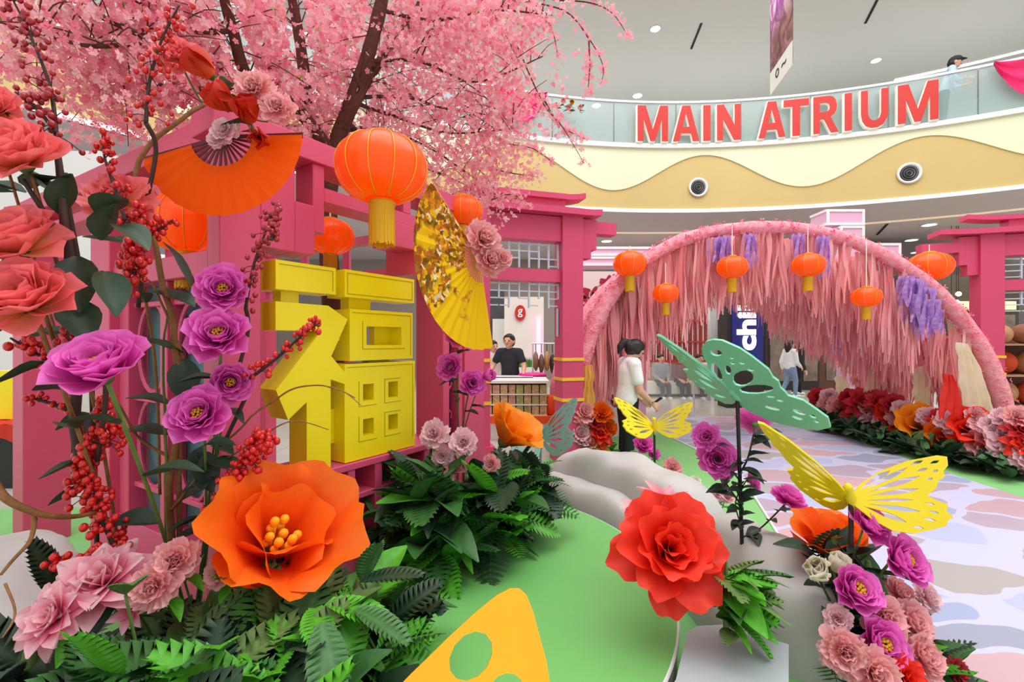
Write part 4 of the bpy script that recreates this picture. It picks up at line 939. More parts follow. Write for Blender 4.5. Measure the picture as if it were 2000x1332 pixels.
def person(label, loc, heading, H=1.65, arms=None, legs=None, shirt=(240, 240, 242), pants=(24, 24, 28), sleeve=.55, hair='short', lean=0, nod=0, bulk=1.0, voxel=.016, shoes=(236, 236, 236), extras=None, sit=0, wide=1.0, pelvis=None, cap=None):
    """heading: direction the body faces. Joint positions in units of height, local x = the person's right, y = forward."""
    a = math.atan2(-heading[0], heading[1]); W = M.Translation(V(loc)) @ M.Rotation(a, 4, 'Z')
    t = thing('person', label, 'person', loc)
    S = lambda p: V(p) * H
    pz = .52 if pelvis is None else pelvis
    L_ = lean
    pel = V((0, 0, pz)); che = V((0, L_ * .22, pz + .225)); nek = V((0, L_ * .33, pz + .325)); hd = nek + V((0, .012 + nod * .035, .083 - abs(nod) * .008))
    legs = legs or [((.055, 0, .28), (.055, -.015, .035)), ((-.055, 0, .28), (-.055, -.015, .035))]
    arms = arms or [((.15, -.02, .60), (.16, .03, .46)), ((-.15, -.02, .60), (-.16, .03, .46))]
    body = []; top = []; bot = []; sh = []; R0 = M.Rotation(a, 4, 'Z'); o = V((0, 0, 0))
    def q(p): return R0 @ S(p)
    b = bulk
    tor = chain([q(pel + V((0, -.005, .0))), q(pel.lerp(che, .45)), q(che), q(che + V((0, L_ * .06, .055)))], [.082 * H * b, .074 * H * b, .08 * H * b, .062 * H], (1.32 * wide, .86, 1), R0)
    body += tor; body += chain([q(che + V((0, 0, .06))), q(nek), q(hd)], [.04 * H, .034 * H, .036 * H], n=4)
    # head: skull, face, chin, nose, ears
    hr = .068 * H; N_ = M.Rotation(-nod * .6, 4, 'X')
    def hq(p): return q(hd) + R0 @ (N_ @ (V(p) * hr))
    body += [(hq((0, 0, .12)), hr, (.92, 1.08, 1.08), R0), (hq((0, .28, -.45)), hr * .66, (.95, 1, 1), R0), (hq((0, .55, -.85)), hr * .3, (1.2, 1, .9), R0)]
    body += chain([hq((0, 1.0, .05)), hq((0, 1.2, -.28))], [hr * .10, hr * .16], n=4)
    for s in (-1, 1): body.append((hq((s * .93, .02, -.1)), hr * .24, (.45, .8, 1.2), R0))
    shl = che + V((0, L_ * .04, .062))
    for s, (el, wr) in zip((1, -1), arms):
        sp = shl + V((s * .112 * wide, 0, 0)); A = q(sp); E_ = q(el); W_ = q(wr)
        body += chain([q(shl + V((s * .05, 0, 0))), A], [.045 * H, .043 * H * b], n=4) + chain([A, E_, W_], [.040 * H * b, .029 * H * b, .0185 * H], n=9)
        f = (W_ - E_); body += [] 
        top += chain([q(shl + V((s * .05, 0, 0))), A], [.052 * H, .049 * H * b], n=4) + chain([A, A.lerp(E_, sleeve)] if sleeve <= 1 else [A, E_, E_.lerp(W_, sleeve - 1)], [.047 * H * b, .043 * H * b] if sleeve <= 1 else [.047 * H * b, .037 * H * b, .030 * H * b], n=8)
    for (kn, an), s in zip(legs, (1, -1)):
        hp = q(pel + V((s * .052, 0, -.01))); K = q(kn); A = q(an)
        body += chain([hp, K, A], [.062 * H * b, .037 * H * b, .024 * H], n=10)
        bot += chain([hp, K, A + V((0, 0, .02 * H))], [.068 * H * b, .045 * H * b, .036 * H], n=10)
        fw = R0 @ V((0, 1, 0)); sh += chain([A + V((0, 0, -.008 * H)) - fw * .025 * H, A + fw * .085 * H + V((0, 0, -.014 * H))], [.026 * H, .021 * H], (1, 1, 1), None, 6)
    top += [(c, r + .009, sc, T) for c, r, sc, T in tor]; bot += chain([q(pel + V((0, -.005, -.03))), q(pel + V((0, -.005, .045)))], [.083 * H * b, .070 * H * b], (1.25 * wide, .88, 1), R0)
    hs = []
    for s, (el, wr) in zip((1, -1), arms):
        d = q(wr) - q(el); hs += [(c, r, sc, T) for c, r, sc, T in hand(q(wr), d, R0 @ V((s * .9, .25, .25)), H, s)]
    def link(name, me):
        ob = bpy.data.objects.new(name, me); COL.objects.link(ob); ob.parent = t; return ob
    bm_ = blob(body, voxel * .8, 'body', SKIN, 4); hm = blob(hs, .0042, 'hand', SKIN, 1)
    x = MB(); x.v = [v.co.copy() for v in bm_.vertices] + [v.co.copy() for v in hm.vertices]; n0 = len(bm_.vertices)
    x.f = [tuple(p.vertices) for p in bm_.polygons] + [tuple(i + n0 for i in p.vertices) for p in hm.polygons]; x.mi = [0] * len(x.f)
    link('body', x.mesh('body', SKIN, True))
    link('shirt', blob(top, voxel, 'shirt', mat('cloth_%d_%d_%d' % shirt, shirt, .8, var=.05, scale=14, bump=.2, bscale=18)))
    link('trousers', blob(bot, voxel, 'trousers', mat('cloth_%d_%d_%d' % pants, pants, .8, var=.06, scale=14, bump=.2, bscale=18)))
    link('shoes', blob(sh, .012, 'shoes', mat('cloth_%d_%d_%d' % shoes, shoes, .6), 3))
    # hair
    hb = [(hq((0, -.1, .3)), hr * 1.0, (1.0, 1.12, 1.0), R0), (hq((0, -.35, -.05)), hr * .92, (1.03, 1, 1.05), R0), (hq((0, .45, .72)), hr * .5, (1.45, 1.0, .8), R0)]
    if hair == 'tail': hb += chain([hq((0, -1.2, .35)), hq((0, -1.6, .1)), hq((0, -1.7, -.6)), hq((0, -1.5, -1.4))], [hr * .34, hr * .44, hr * .42, hr * .16], n=6) + [(hq((s * .78, .1, -.05)), hr * .42, (.6, 1, 1.3), R0) for s in (-1, 1)]
    if hair == 'long': hb += chain([hq((0, -.6, 0)), hq((0, -.75, -1.0)), hq((0, -.7, -1.9))], [hr * .95, hr * .9, hr * .6], (1.1, .8, 1), R0, 6)
    link('hair', blob(hb, .010, 'hair', HAIR, 3))
    ey = MB()
    for s in (-1, 1): ey.sphere(hq((s * .36, .99, .03)), hr * .11, 8, 6)
    ey.build_local = None
    link('eyes', ey.mesh('eyes', mat('eye_dark', (30, 22, 20), .3), True))
    mo = MB().sphere(hq((0, .99, -.56)), hr * .2, 8, 6, (1.3, .4, .3), R0); link('mouth', mo.mesh('mouth', mat('lips', (190, 96, 90), .5), True))
    if cap:
        cp = blob([(hq((0, -.02, .42)), hr * 1.06, (.98, 1.12, .85), R0)] + chain([hq((0, .9, .5)), hq((0, 1.7, .38))], [hr * .3, hr * .12], (2.6, 1, .5), R0, 6), .009, 'cap', mat('cap_cloth', cap, .8), 2); link('cap', cp)
    return t, q, hq
# woman with a ponytail beside the arch
wt, q, hq = person('person in a white short-sleeved top and black trousers with a ponytail, seen from behind', (1.50, 6.0, 0.007), (1, .12), 1.61,
    arms=[((.150, .045, .60), (.125, .16, .50)), ((-.150, .03, .60), (-.11, .165, .50))], bulk=1.12, wide=1.06, sleeve=.62, hair='tail', nod=.9, lean=.06, shoes=(30, 30, 32),
    legs=[((.055, .005, .28), (.06, -.01, .03)), ((-.05, 0, .28), (-.05, -.02, .03))])
x = MB(); wp = q((.1275, .15, .509)); x.sphere(wp, .031, 10, 8, (1, 1, .55)); ob = bpy.data.objects.new('wrist_watch', x.mesh('wrist_watch', BLACK, True)); COL.objects.link(ob); ob.parent = wt
ph = MB().box((-.036, -.075, 0), (.036, .075, .009), M.Translation(V((1.50, 6.0, .007)) + q((.01, .25, .50))) @ M.Rotation(math.atan2(-1, .12), 4, 'Z') @ M.Rotation(.6, 4, 'X'))
tag(ph.build('mobile_phone', BLACK), 'black mobile phone held by the ponytailed person', 'phone')
# man leaning on the white table
person('person in a black T-shirt leaning both hands on the white table', (P(997, 666, 8.75).x, 8.78, 0), (-.35, -1), 1.72, arms=[((.185, .045, .66), (.21, .13, .545)), ((-.175, .05, .66), (-.19, .13, .545))], shirt=(34, 36, 44), pants=(214, 210, 206), sleeve=.62, nod=-.1, lean=.12, voxel=.018)
# walkers under the arch
c = P(1543, 666, 13.2)
person('person in a white long-sleeved sweatshirt and blue jeans walking past the blue sign', (c.x, 13.2, 0), (1, .15), 1.62, arms=[((.13, .03, .61), (.10, .13, .53)), ((-.13, -.07, .61), (-.14, -.03, .47))], legs=[((.05, .07, .29), (.05, .06, .035)), ((-.05, -.02, .28), (-.05, -.13, .05))], shirt=(226, 228, 232), pants=(120, 146, 176), sleeve=1.85, hair='long', voxel=.02)
c = P(1562, 666, 13.6)
person('person in black clothes walking behind the one in a white sweatshirt', (c.x, 13.7, 0), (1, .1), 1.6, legs=[((.05, -.03, .28), (.05, -.12, .05)), ((-.05, .07, .29), (-.05, .08, .035))], shirt=(40, 36, 38), pants=(28, 28, 32), sleeve=1.8, hair='long', voxel=.02)
# seated people on the far bench
sit = dict(legs=[((.06, .2, .235), (.06, .22, .035)), ((-.06, .2, .235), (-.06, .22, .035))], pelvis=.30, arms=[((.14, .03, .40), (.07, .16, .33)), ((-.14, .03, .40), (-.07, .16, .33))])
for u, sc, pc, lb in [(1292, (150, 150, 156), (60, 60, 66), 'seated person in grey on the low white bench'), (1330, (120, 70, 66), (40, 40, 44), 'seated person in brick red on the low white bench'), (1368, (214, 214, 214), (30, 30, 34), 'seated person in white top and black trousers on the low bench')]:
    c = P(u, 666, 13.25); person(lb, (c.x, 13.32, -.035), (.1, -1), 1.6, shirt=sc, pants=pc, sleeve=1.7, voxel=.022, **sit)
# stall visitors beyond the gate
c = P(962, 666, 10.0); person('person in a pale top standing left of the man in black', (c.x, 9.9, 0), (.6, -.8), 1.6, shirt=(220, 200, 196), pants=(50, 50, 56), hair='long', sleeve=1.6, voxel=.022)
# visitor leaning on the upper rail
a = ring_at(1843, RR + .45); p = ring(a, RR + .45, 6.62)
person('person in a light blue shirt and dark cap leaning on the upper rail', (p.x, p.y, 6.60), (.75, -.65), 1.68, shirt=(188, 214, 240), pants=(70, 76, 90), arms=[((.15, .10, .63), (.10, .24, .62)), ((-.15, .10, .63), (-.10, .24, .62))], sleeve=1.5, lean=.3, nod=.2, cap=(40, 44, 52), voxel=.02)
# ================================================================== BUTTERFLIES
WING = [(0, .06), (.10, .27), (.30, .52), (.60, .74), (.90, .86), (1.0, .84), (1.0, .68), (.95, .58), (.96, .48), (.89, .40), (.87, .28), (.78, .15), (.84, .08), (.97, .0), (.94, -.10), (1.0, -.18), (.95, -.27), (.93, -.35), (.80, -.43), (.62, -.52), (.42, -.50), (.22, -.34), (.06, -.14), (0, -.06)]
def tear(p0, p1, w, n=5):
    a = V((*p0, 0)); b = V((*p1, 0)); d = b - a; s = V((-d.y, d.x, 0)).normalized() * w / 2
    o = []
    for i in range(n): q = (i + .5) / n; k = math.sin(PI * q ** 1.5) ; p = a + d * q + s * k; o.append((p.x, p.y))
    o.append((b.x, b.y))
    for i in range(n)[::-1]: q = (i + .5) / n; k = math.sin(PI * q ** 1.5); p = a + d * q - s * k; o.append((p.x, p.y))
    return [(a.x, a.y)] + o
WH = [tear((.09, .17), (.42, .55), .10), tear((.15, .17), (.60, .62), .07), tear((.18, .13), (.72, .48), .09), tear((.2, .075), (.70, .25), .09), tear((.16, -.01), (.64, .05), .06), tear((.18, -.07), (.70, -.14), .08), tear((.13, -.11), (.56, -.34), .09),
      tear((.62, .66), (.76, .76), .055), tear((.68, .55), (.80, .62), .05), tear((.82, .70), (.92, .77), .05), tear((.84, .55), (.90, .60), .04), tear((.78, .40), (.84, .45), .04), tear((.74, .02), (.84, -.01), .04), tear((.78, -.12), (.87, -.15), .045), tear((.70, -.24), (.84, -.28), .045), tear((.60, -.40), (.72, -.42), .045)]
WB_ = [tear((.13, .22), (.46, .56), .11), tear((.22, .20), (.52, .44), .10), tear((.30, .15), (.66, .22), .17), tear((.30, -.06), (.72, -.06), .13), tear((.2, -.16), (.58, -.38), .07), tear((.66, .62), (.84, .74), .10), tear((.58, .56), (.68, .60), .05), tear((.62, .47), (.74, .50), .045), tear((.80, .56), (.88, .60), .04), tear((.72, .37), (.82, .38), .04), tear((.78, -.2), (.88, -.22), .045), tear((.68, -.3), (.8, -.34), .05)]
def on_plane(u, v, a, n):
    d = V(((u - 1000) / F, 1, -(v - 666) / F)); e = V((0, 0, EYE)); return e + d * ((a - e).dot(n) / d.dot(n))
def free_wing(t, root, f, h, outline, holes, th, m):
    # a wing lying in the plane root, f, h; its outline is laid out in that plane
    root = V(root); ex = (V(h) - root).normalized(); n = ex.cross(V(f) - root).normalized(); ey = n.cross(ex); T = frame(root, ex, ey)
    lc = lambda q: ((on_plane(q[0], q[1], root, n) - root).dot(ex), (on_plane(q[0], q[1], root, n) - root).dot(ey))
    ou = [lc(q) for q in outline]; hs = [[lc((c[0] + c[2] * math.cos(b) * math.cos(c[4]) - c[3] * math.sin(b) * math.sin(c[4]), c[1] + c[2] * math.cos(b) * math.sin(c[4]) + c[3] * math.sin(b) * math.cos(c[4]))) for b in [2 * PI * i / 12 for i in range(12)]] for c in holes]
    MB().plate(ou, hs, th, T).build('wing', m, t)
def butterfly(label, root, wings, body, m, stem_to, holes=WH, th=.012, stem_m=BLACK, br=.022):
    """wings: list of (fore tip, hind tip); each wing is a cut-out sheet through root and the two tips"""
    t = thing('butterfly', label, 'butterfly', stem_to or root, 'cut-out butterflies on stems'); root = V(root)
    for f, h in wings:
        f = V(f) - root; h = V(h) - root
        # solve e1*1+e2*.84=f ; e1*.95-e2*.30=h
        e2 = (f * .95 - h) / (.84 * .95 + .30); e1 = f - e2 * .84
        T = frame(root, e1, e2); MB().plate(WING, holes, th, T).build('wing', m, t)
    b0, b1 = [V(x) for x in body]; d = b1 - b0
    MB().tube([b0, b0.lerp(b1, .12), b0.lerp(b1, .25), b0.lerp(b1, .45), b0.lerp(b1, .7), b1], [br * .5, br * 1.0, br * .7, br * 1.1, br * .7, br * .2], 10).build('body', m, t, True)
    if stem_to: MB().tube([b0.lerp(b1, .5), V(stem_to)], .011, 8).build('stem', stem_m, t)
    return t
MINT = mat('mint_sheet', (122, 200, 168), .45, var=.04, scale=3); YSHT = mat('yellow_sheet', (228, 206, 22), .4, var=.05, scale=5); SAGE = mat('sage_sheet', (118, 166, 152), .5); ORS = mat('amber_sheet', (255, 170, 8), .22, var=.04, scale=4)
r = P(1438, 778, 2.62)
butterfly('large mint cut-out butterfly on a black pole above the boulder', r, [(P(1282, 655, 2.72), P(1352, 745, 2.95))], (P(1424, 762, 2.60), P(1456, 790, 2.60)), MINT, P(1450, 1092, 2.62), WB_, .014)
bt = [o for o in COL.objects if o.name.startswith('butterfly') and o.type == 'EMPTY'][-1]
Z = lambda x, y: (1300 + x / 2.664, 400 + y / 2.664)
MO = [Z(*q) for q in [(340, 985), (290, 920), (240, 850), (205, 790), (192, 740), (215, 705), (255, 695), (300, 700), (390, 740), (450, 780), (540, 850), (562, 890), (590, 910), (602, 945), (625, 965), (640, 985), (720, 1010), (790, 1058), (848, 1100), (862, 1150), (800, 1165), (700, 1152), (560, 1122), (430, 1062), (360, 1010)]]
MH = [(*Z(268, 762), 12, 6.5, .2), (*Z(270, 862), 8, 19, -.5), (*Z(408, 895), 21, 15, -.3), (*Z(330, 852), 6, 9, -.3), (*Z(350, 790), 4, 2.5, .2), (*Z(355, 818), 5, 2.5, .1), (*Z(402, 818), 6, 2.2, .2), (*Z(448, 852), 7, 2.4, .2), (*Z(478, 952), 34, 9, -.05), (*Z(552, 992), 10, 2, .1), (*Z(600, 1012), 8, 2, .2), (*Z(560, 1050), 16, 3, .25), (*Z(700, 1070), 14, 4, .35), (*Z(690, 1100), 12, 3, .3), (*Z(770, 1092), 8, 3, .4), (*Z(790, 1120), 6, 2.5, .4)]
free_wing(bt, P(1432, 772, 2.62), P(1390, 665, 2.50), P(1618, 830, 2.30), MO, MH, .014, MINT)
r = P(1660, 975, 2.22)
butterfly('large yellow cut-out butterfly above the bouquet', r, [(P(1848, 893, 2.15), P(1850, 1022, 2.05)), (P(1480, 826, 2.05), P(1556, 950, 2.30))], (P(1655, 945, 2.20), P(1668, 1002, 2.22)), YSHT, P(1664, 1230, 2.24), WH, .012, DKSTEM)
r = P(1278, 834, 4.3)
butterfly('small yellow cut-out butterfly in front of the ponytailed person', r, [(P(1353, 786, 4.2), P(1349, 842, 4.15)), (P(1200, 776, 4.3), P(1222, 838, 4.1))], (P(1277, 815, 4.28), P(1279, 850, 4.28)), YSHT, G(1279, 956, .0), WH, .012)
r = P(1057, 856, 4.0)
butterfly('sage green cut-out butterfly above the middle fern bush', r, [(P(1128, 778, 3.9), P(1118, 868, 3.8)), (P(968, 800, 4.0), P(1006, 890, 3.8))], (P(1056, 828, 3.98), P(1056, 884, 3.98)), SAGE, P(1056, 1000, 3.98), WH, .012, SAGE, .03)
r = P(800, 1490, 1.22)
bt = thing('butterfly', 'big amber butterfly over the front of the stage', 'butterfly', (r.x, r.y + .05, .007), 'cut-out butterflies on stems')
AO = [(770, 1350), (800, 1318), (835, 1284), (880, 1240), (930, 1194), (970, 1162), (995, 1149), (1013, 1149), (1027, 1162), (1040, 1195), (1052, 1240), (1066, 1292), (1074, 1345), (1074, 1400), (1060, 1450), (1020, 1500), (940, 1530), (840, 1510), (780, 1440)]
free_wing(bt, r, P(1005, 1150, 1.46), P(1075, 1420, 1.30), AO, [(919, 1281, 52, 38, -1.0), (988, 1345, 34, 30, -.6), (900, 1420, 40, 26, .3)], .014, ORS)
free_wing(bt, r, P(560, 1420, 1.20), P(600, 1600, 1.05), [(780, 1480), (700, 1440), (620, 1410), (560, 1415), (540, 1450), (560, 1530), (590, 1590), (660, 1620), (740, 1580), (790, 1510)], [(640, 1490, 40, 22, .3)], .014, ORS)
MB().tube([P(790, 1440, 1.26), P(795, 1480, 1.23), P(802, 1560, 1.14)], [.015, .03, .012], 10).build('body', ORS, bt, True)
MB().tube([P(796, 1490, 1.22), (r.x, r.y + .05, .007)], .012, 8).build('stem', BLACK, bt)

# ================================================================== PETALS AND LEAVES
def petal_mesh(name, m, nu=4, nv=4, tip='round', cup=.35, curl=.1, ruf=.04, k=6, seed=0, th=0):
    mb = MB()
    def fn(a, t):
        s = a * 2 - 1
        if tip == 'round': w_ = .30 + .70 * math.sin(PI * (t * .62 + .04)); y = t * (1 - .20 * s * s * t) + .03 * math.sin(7 * s + seed) * t ** 3
        elif tip == 'point': w_ = max(.04, math.sin(PI * (t * .93 + .05)) ** .75); y = t
        else: w_ = .22 + .78 * t ** .7; y = t * (1 - .25 * s * s * t) + .05 * math.sin(9 * s + seed * 2) * t ** 2      # fan shaped, frilled
        z = cup * s * s * w_ * .5 + curl * t * t + ruf * math.sin(k * s + seed + 3 * t) * t * t
        return (s * w_ * .5, y, z)
    mb.grid(fn, nu, nv)
    return mb.mesh(name, m, True)
def pm_set(name, m, n=3, **kw): return [petal_mesh(name, m, seed=i * 2.1, **kw) for i in range(n)]
def pmat(name, base, tip, mid=None, rough=.55, trl=.3): return mat(name, tip, rough, trl=trl, uvramp=[(0.0, base)] + ([(.5, mid)] if mid else []) + [(1.0, tip)], var=.06, scale=9)
MAG = pmat('magenta_petal', (206, 36, 156), (248, 130, 220), (236, 76, 192)); COR = pmat('coral_petal', (255, 176, 100), (255, 132, 140), (255, 146, 134)); ORP = pmat('orange_petal', (255, 66, 8), (255, 120, 14), (255, 92, 6)); RDP = pmat('scarlet_petal', (196, 10, 8), (250, 62, 34), (236, 32, 16))
PKP = pmat('pink_white_petal', (236, 60, 130), (252, 214, 220), (248, 150, 180)); SAL = pmat('salmon_petal', (250, 140, 146), (255, 194, 196)); CRE = pmat('cream_petal', (246, 232, 190), (255, 252, 238)); AMB = pmat('amber_petal', (240, 120, 6), (255, 158, 20)); YLP = pmat('yellow_petal', (196, 120, 10), (232, 178, 40)); DRP = pmat('dark_red_petal', (150, 12, 30), (214, 50, 62)); LPK = pmat('light_pink_petal', (252, 186, 202), (255, 218, 226)); TUL = pmat('tulip_petal', (230, 80, 20), (206, 30, 10))
STA = mat('stamen_yellow', (246, 192, 40), .6, bump=.6, bscale=90); SEP = mat('sepal_green', (70, 104, 46), .6)
PM = {}
def pset(m, kind):
    key = (m.name, kind)
    if key not in PM:
        if kind == 'peony': PM[key] = pm_set('petal', m, 3, cup=.42, curl=.10, ruf=.05)
        if kind == 'big': PM[key] = pm_set('petal', m, 3, nu=10, nv=8, cup=.30, curl=-.12, ruf=.07, k=5)
        if kind == 'point': PM[key] = pm_set('petal', m, 3, nu=4, nv=5, tip='point', cup=.30, curl=-.15, ruf=.05)
        if kind == 'frill': PM[key] = pm_set('petal', m, 3, nu=6, nv=3, tip='fan', cup=.15, curl=.08, ruf=.11, k=9)
        if kind == 'cup': PM[key] = pm_set('petal', m, 2, nu=6, nv=6, cup=.5, curl=.25, ruf=.02)
    return PM[key]
CENTRE = MB()
for i in range(16):
    a = i * 2.4; r_ = .02 + .016 * math.sqrt(i) * 1.6; CENTRE.sphere((r_ * math.cos(a), r_ * math.sin(a), .05 + .06 * (1 - i / 16)), .032, 6, 4)
CENTRE = CENTRE.mesh('stamens', STA, True)
PIST = MB()
for i in range(7):
    a = i * .9; r_ = .05 if i else 0; b = V((r_ * math.cos(a), r_ * math.sin(a), .0)); q = b * 3 + V((0, 0, .36 + .05 * (i % 3))); PIST.tube([b, b.lerp(q, .5), q], [.02, .026, .03], 8); PIST.sphere(q, .055, 8, 6, (1, 1, 1.25)); PIST.sphere(q - V((.03, 0, .1)), .045, 8, 6)
PIST = PIST.mesh('pistil', mat('pistil_amber', (252, 176, 24), .5), True)
STY = {   # petals, elevation, length, width, radial offset, lift
 'peony': [(6, 80, .50, .48, .17, .06), (7, 72, .66, .58, .17, .05), (8, 62, .80, .66, .11, .04), (9, 46, .90, .74, .13, .01), (9, 26, .98, .80, .13, -.02)],
 'peony_side': [(6, 80, .55, .52, .15, .06), (8, 70, .74, .64, .15, .05), (9, 56, .90, .74, .12, .03), (10, 36, .98, .80, .13, 0), (8, 12, 1.0, .8, .12, -.03)],
 'camellia': [(4, 82, .50, .50, .03, .08), (5, 70, .66, .70, .05, .05), (6, 50, .82, .82, .07, .03), (6, 28, .98, .88, .08, 0), (5, 4, 1.05, .84, .08, -.03)],
 'poppy': [(4, 74, .86, 1.10, .10, .02), (5, 54, 1.06, 1.20, .12, 0)],
 'lotus': [(6, 78, .55, .50, .03, .05), (7, 58, .74, .62, .05, .03), (8, 34, .95, .66, .07, 0), (7, 8, 1.05, .66, .08, -.02)],
 'carnation': [(6, 85, .55, .55, .02, .12), (8, 66, .68, .62, .04, .08), (10, 44, .84, .66, .05, .04), (10, 18, .98, .70, .06, 0), (8, -6, .95, .66, .06, -.03)],
 'lily': [(6, 40, 1.0, .46, .04, 0)],
 'rose': [(3, 86, .72, .75, .06, .05), (4, 78, .88, .92, .14, .02), (5, 68, .98, 1.0, .20, 0)],
 'tulip': [(3, 84, 1.0, 1.05, .22, 0), (3, 80, 1.05, 1.1, .26, -.02)],
}
KIND = {'peony': 'peony', 'peony_side': 'peony', 'poppy': 'big', 'camellia': 'big', 'lotus': 'point', 'carnation': 'frill', 'lily': 'point', 'rose': 'cup', 'tulip': 'cup'}
LEAFG = [mat('leaf_dark', (40, 66, 44), .5, var=.2, scale=9), mat('leaf_mid', (58, 110, 52), .5, var=.2, scale=9), mat('leaf_bright', (88, 178, 44), .5, var=.18, scale=9, trl=.2), mat('leaf_olive', (92, 122, 60), .55, var=.2, scale=9), mat('leaf_slate', (42, 64, 48), .5, var=.15, scale=9)]
def leaf_mesh(kind, m, seed=0):
    r_ = random.Random(seed); mb = MB()
    if kind == 'ovate' or kind == 'strap':
        wd = .46 if kind == 'ovate' else .16; cv = r_.uniform(.12, .3)
        def fn(a, t):
            s = a * 2 - 1; w_ = wd * (math.sin(PI * (t * .96 + .02)) ** .8) * (1.25 - .5 * t); return (s * w_ * .5, t, abs(s) * w_ * .28 - cv * t * t + .015 * math.sin(9 * t + seed))
        mb.grid(fn, 4, 6)
    elif kind == 'serrate':
        n = 13; cv = r_.uniform(.2, .4)
        z = lambda t: -cv * t * t
        vs = []; fs = []
        for i in range(n + 1):
            t = i / n; vs.append(V((0, t, z(t))))
        for sd in (-1, 1):
            for i in range(n):
                t = (i + .1) / n; t2 = (i + .95) / n; w_ = .27 * math.sin(PI * (t * .88 + .10)) ** .7; o = len(vs)
                tipv = V((sd * w_, t2 + .07, z(t2) + .02)); inn = V((sd * w_ * .88, t + .05, z(t) + .045)); inn2 = V((sd * w_ * .91, t2 + .04, z(t2) + .03))
                vs += [inn, tipv, inn2]; fs += [(i, o, o + 1), (i, o + 1, o + 2), (i, o + 2, i + 1)] if sd > 0 else [(i, o + 1, o), (i, o + 2, o + 1), (i, i + 1, o + 2)]
                if i < n - 1: fs.append((i + 1, o + 2, o + 3) if sd > 0 else (i + 1, o + 3, o + 2))
        mb.add(vs, fs)
    else:     # pinnate frond
        n = 11; cv = r_.uniform(.25, .5); z = lambda t: -cv * t * t
        pts = [V((0, i / 5, z(i / 5))) for i in range(6)]; mb.tube(pts, [.012, .011, .01, .008, .006, .003], 4)
        for sd in (-1, 1):
            for i in range(n):
                t = .14 + .84 * i / n; l = .34 * math.sin(PI * (t * .86 + .12)); b = V((0, t, z(t))); d = V((sd * .92, .45, -.12)).normalized() * l; q = V((-.3 * sd, 1, 0)).normalized() * .030
                e = b + d; mb.add([b - q * .5, b + d * .5 - q, e, b + d * .5 + q * 1.2, b + q * .5], [(0, 1, 3, 4), (1, 2, 3)] if sd > 0 else [(4, 3, 1, 0), (3, 2, 1)])
    return mb.mesh('leaf', m, kind != 'frond')
LF = {}
def leaf(kind, gi):
    k = (kind, gi)
    if k not in LF: LF[k] = [leaf_mesh(kind, LEAFG[gi], gi * 7 + j) for j in range(3)]
    return R.choice(LF[k])
def leaf_at(parent, kind, gi, base, d, length, roll=0, wide=1.0):
    """a leaf child with its root at base (local), growing along d"""
    d = V(d).normalized(); up = V((0, 0, 1)); x = d.cross(up)
    if x.length < .05: x = V((1, 0, 0))
    x.normalize(); z = x.cross(d); T = M(((x.x, d.x, z.x, base[0]), (x.y, d.y, z.y, base[1]), (x.z, d.z, z.z, base[2]), (0, 0, 0, 1)))
    return inst('leaf', leaf(kind, gi), parent, T @ M.Rotation(roll, 4, 'Y') @ M.Diagonal(V((length * wide, length, length, 1))))
def flower(name, label, loc, face, rad, style, m, group=None, stem=None, centre=True, leaves=0, squash=1.0, lk=(0,), spin=None, joined=False, sm=GSTEM, cat=None, wob=1.0, cscale=1.0):
    """rad = flower radius in metres. Every petal is a part."""
    t = thing(name, label, cat or 'flower', loc, group); F0 = face_rot(face, R.uniform(0, 6) if spin is None else spin)
    ms = pset(m, KIND[style]); jm = MB()
    for li, (n, el, ln, wd, ro, zo) in enumerate(STY[style]):
        off = R.uniform(0, 6)
        for i in range(n):
            a = off + 2 * PI * i / n + R.uniform(-.15, .15) * wob; e = math.radians(el + R.uniform(-9, 9) * wob); k = R.uniform(.9, 1.08)
            T = F0 @ M.Scale(rad, 4) @ M.Rotation(a, 4, 'Z') @ M.Translation((0, ro, zo * squash)) @ M.Rotation(e, 4, 'X') @ M.Diagonal(V((wd * k, ln * k, ln * k, 1)))
            me = R.choice(ms)
            if joined: jm.add([T @ v.co for v in me.vertices], [tuple(p.vertices) for p in me.polygons], 0, [(0, i_ // 5 / 4) for i_ in range(len(me.vertices))])
            else: inst('petal', me, t, T)
    if joined:
        ob = bpy.data.objects.new('petals', jm.mesh('petals', m, True)); COL.objects.link(ob); ob.parent = t
    if centre == 'pistil': inst('pistil', PIST, t, F0 @ M.Scale(rad * cscale, 4) @ M.Translation((0, 0, .05)))
    elif centre: inst('stamens', CENTRE, t, F0 @ M.Scale(rad * 1.9 * cscale, 4) @ M.Translation((0, 0, .20)))
    f = V(face).normalized()
    ca = MB().lathe([(rad * .04, -rad * .22), (rad * .16, -rad * .12), (rad * .2, 0)], 8, F0); ob = bpy.data.objects.new('calyx', ca.mesh('calyx', SEP, True)); COL.objects.link(ob); ob.parent = t
    if stem is not None:
        s = V(stem) - V(loc); b = -f * rad * .2; mid = b.lerp(s, .45) - f * rad * .7 ; pts = spline([b, mid, s], 6)
        ob = bpy.data.objects.new('stem', MB().tube(pts, max(.004, rad * .05), 6).mesh('stem', sm, True)); COL.objects.link(ob); ob.parent = t
        for i in range(leaves):
            p = pts[min(len(pts) - 2, 2 + i * 2 % max(1, len(pts) - 3))]; a = R.uniform(0, 2 * PI)
            leaf_at(t, 'ovate', R.choice(lk), p, (math.cos(a), -abs(math.sin(a)) * .8, R.uniform(-.3, .5)), rad * R.uniform(1.0, 1.5), R.uniform(-.4, .4))
    return t
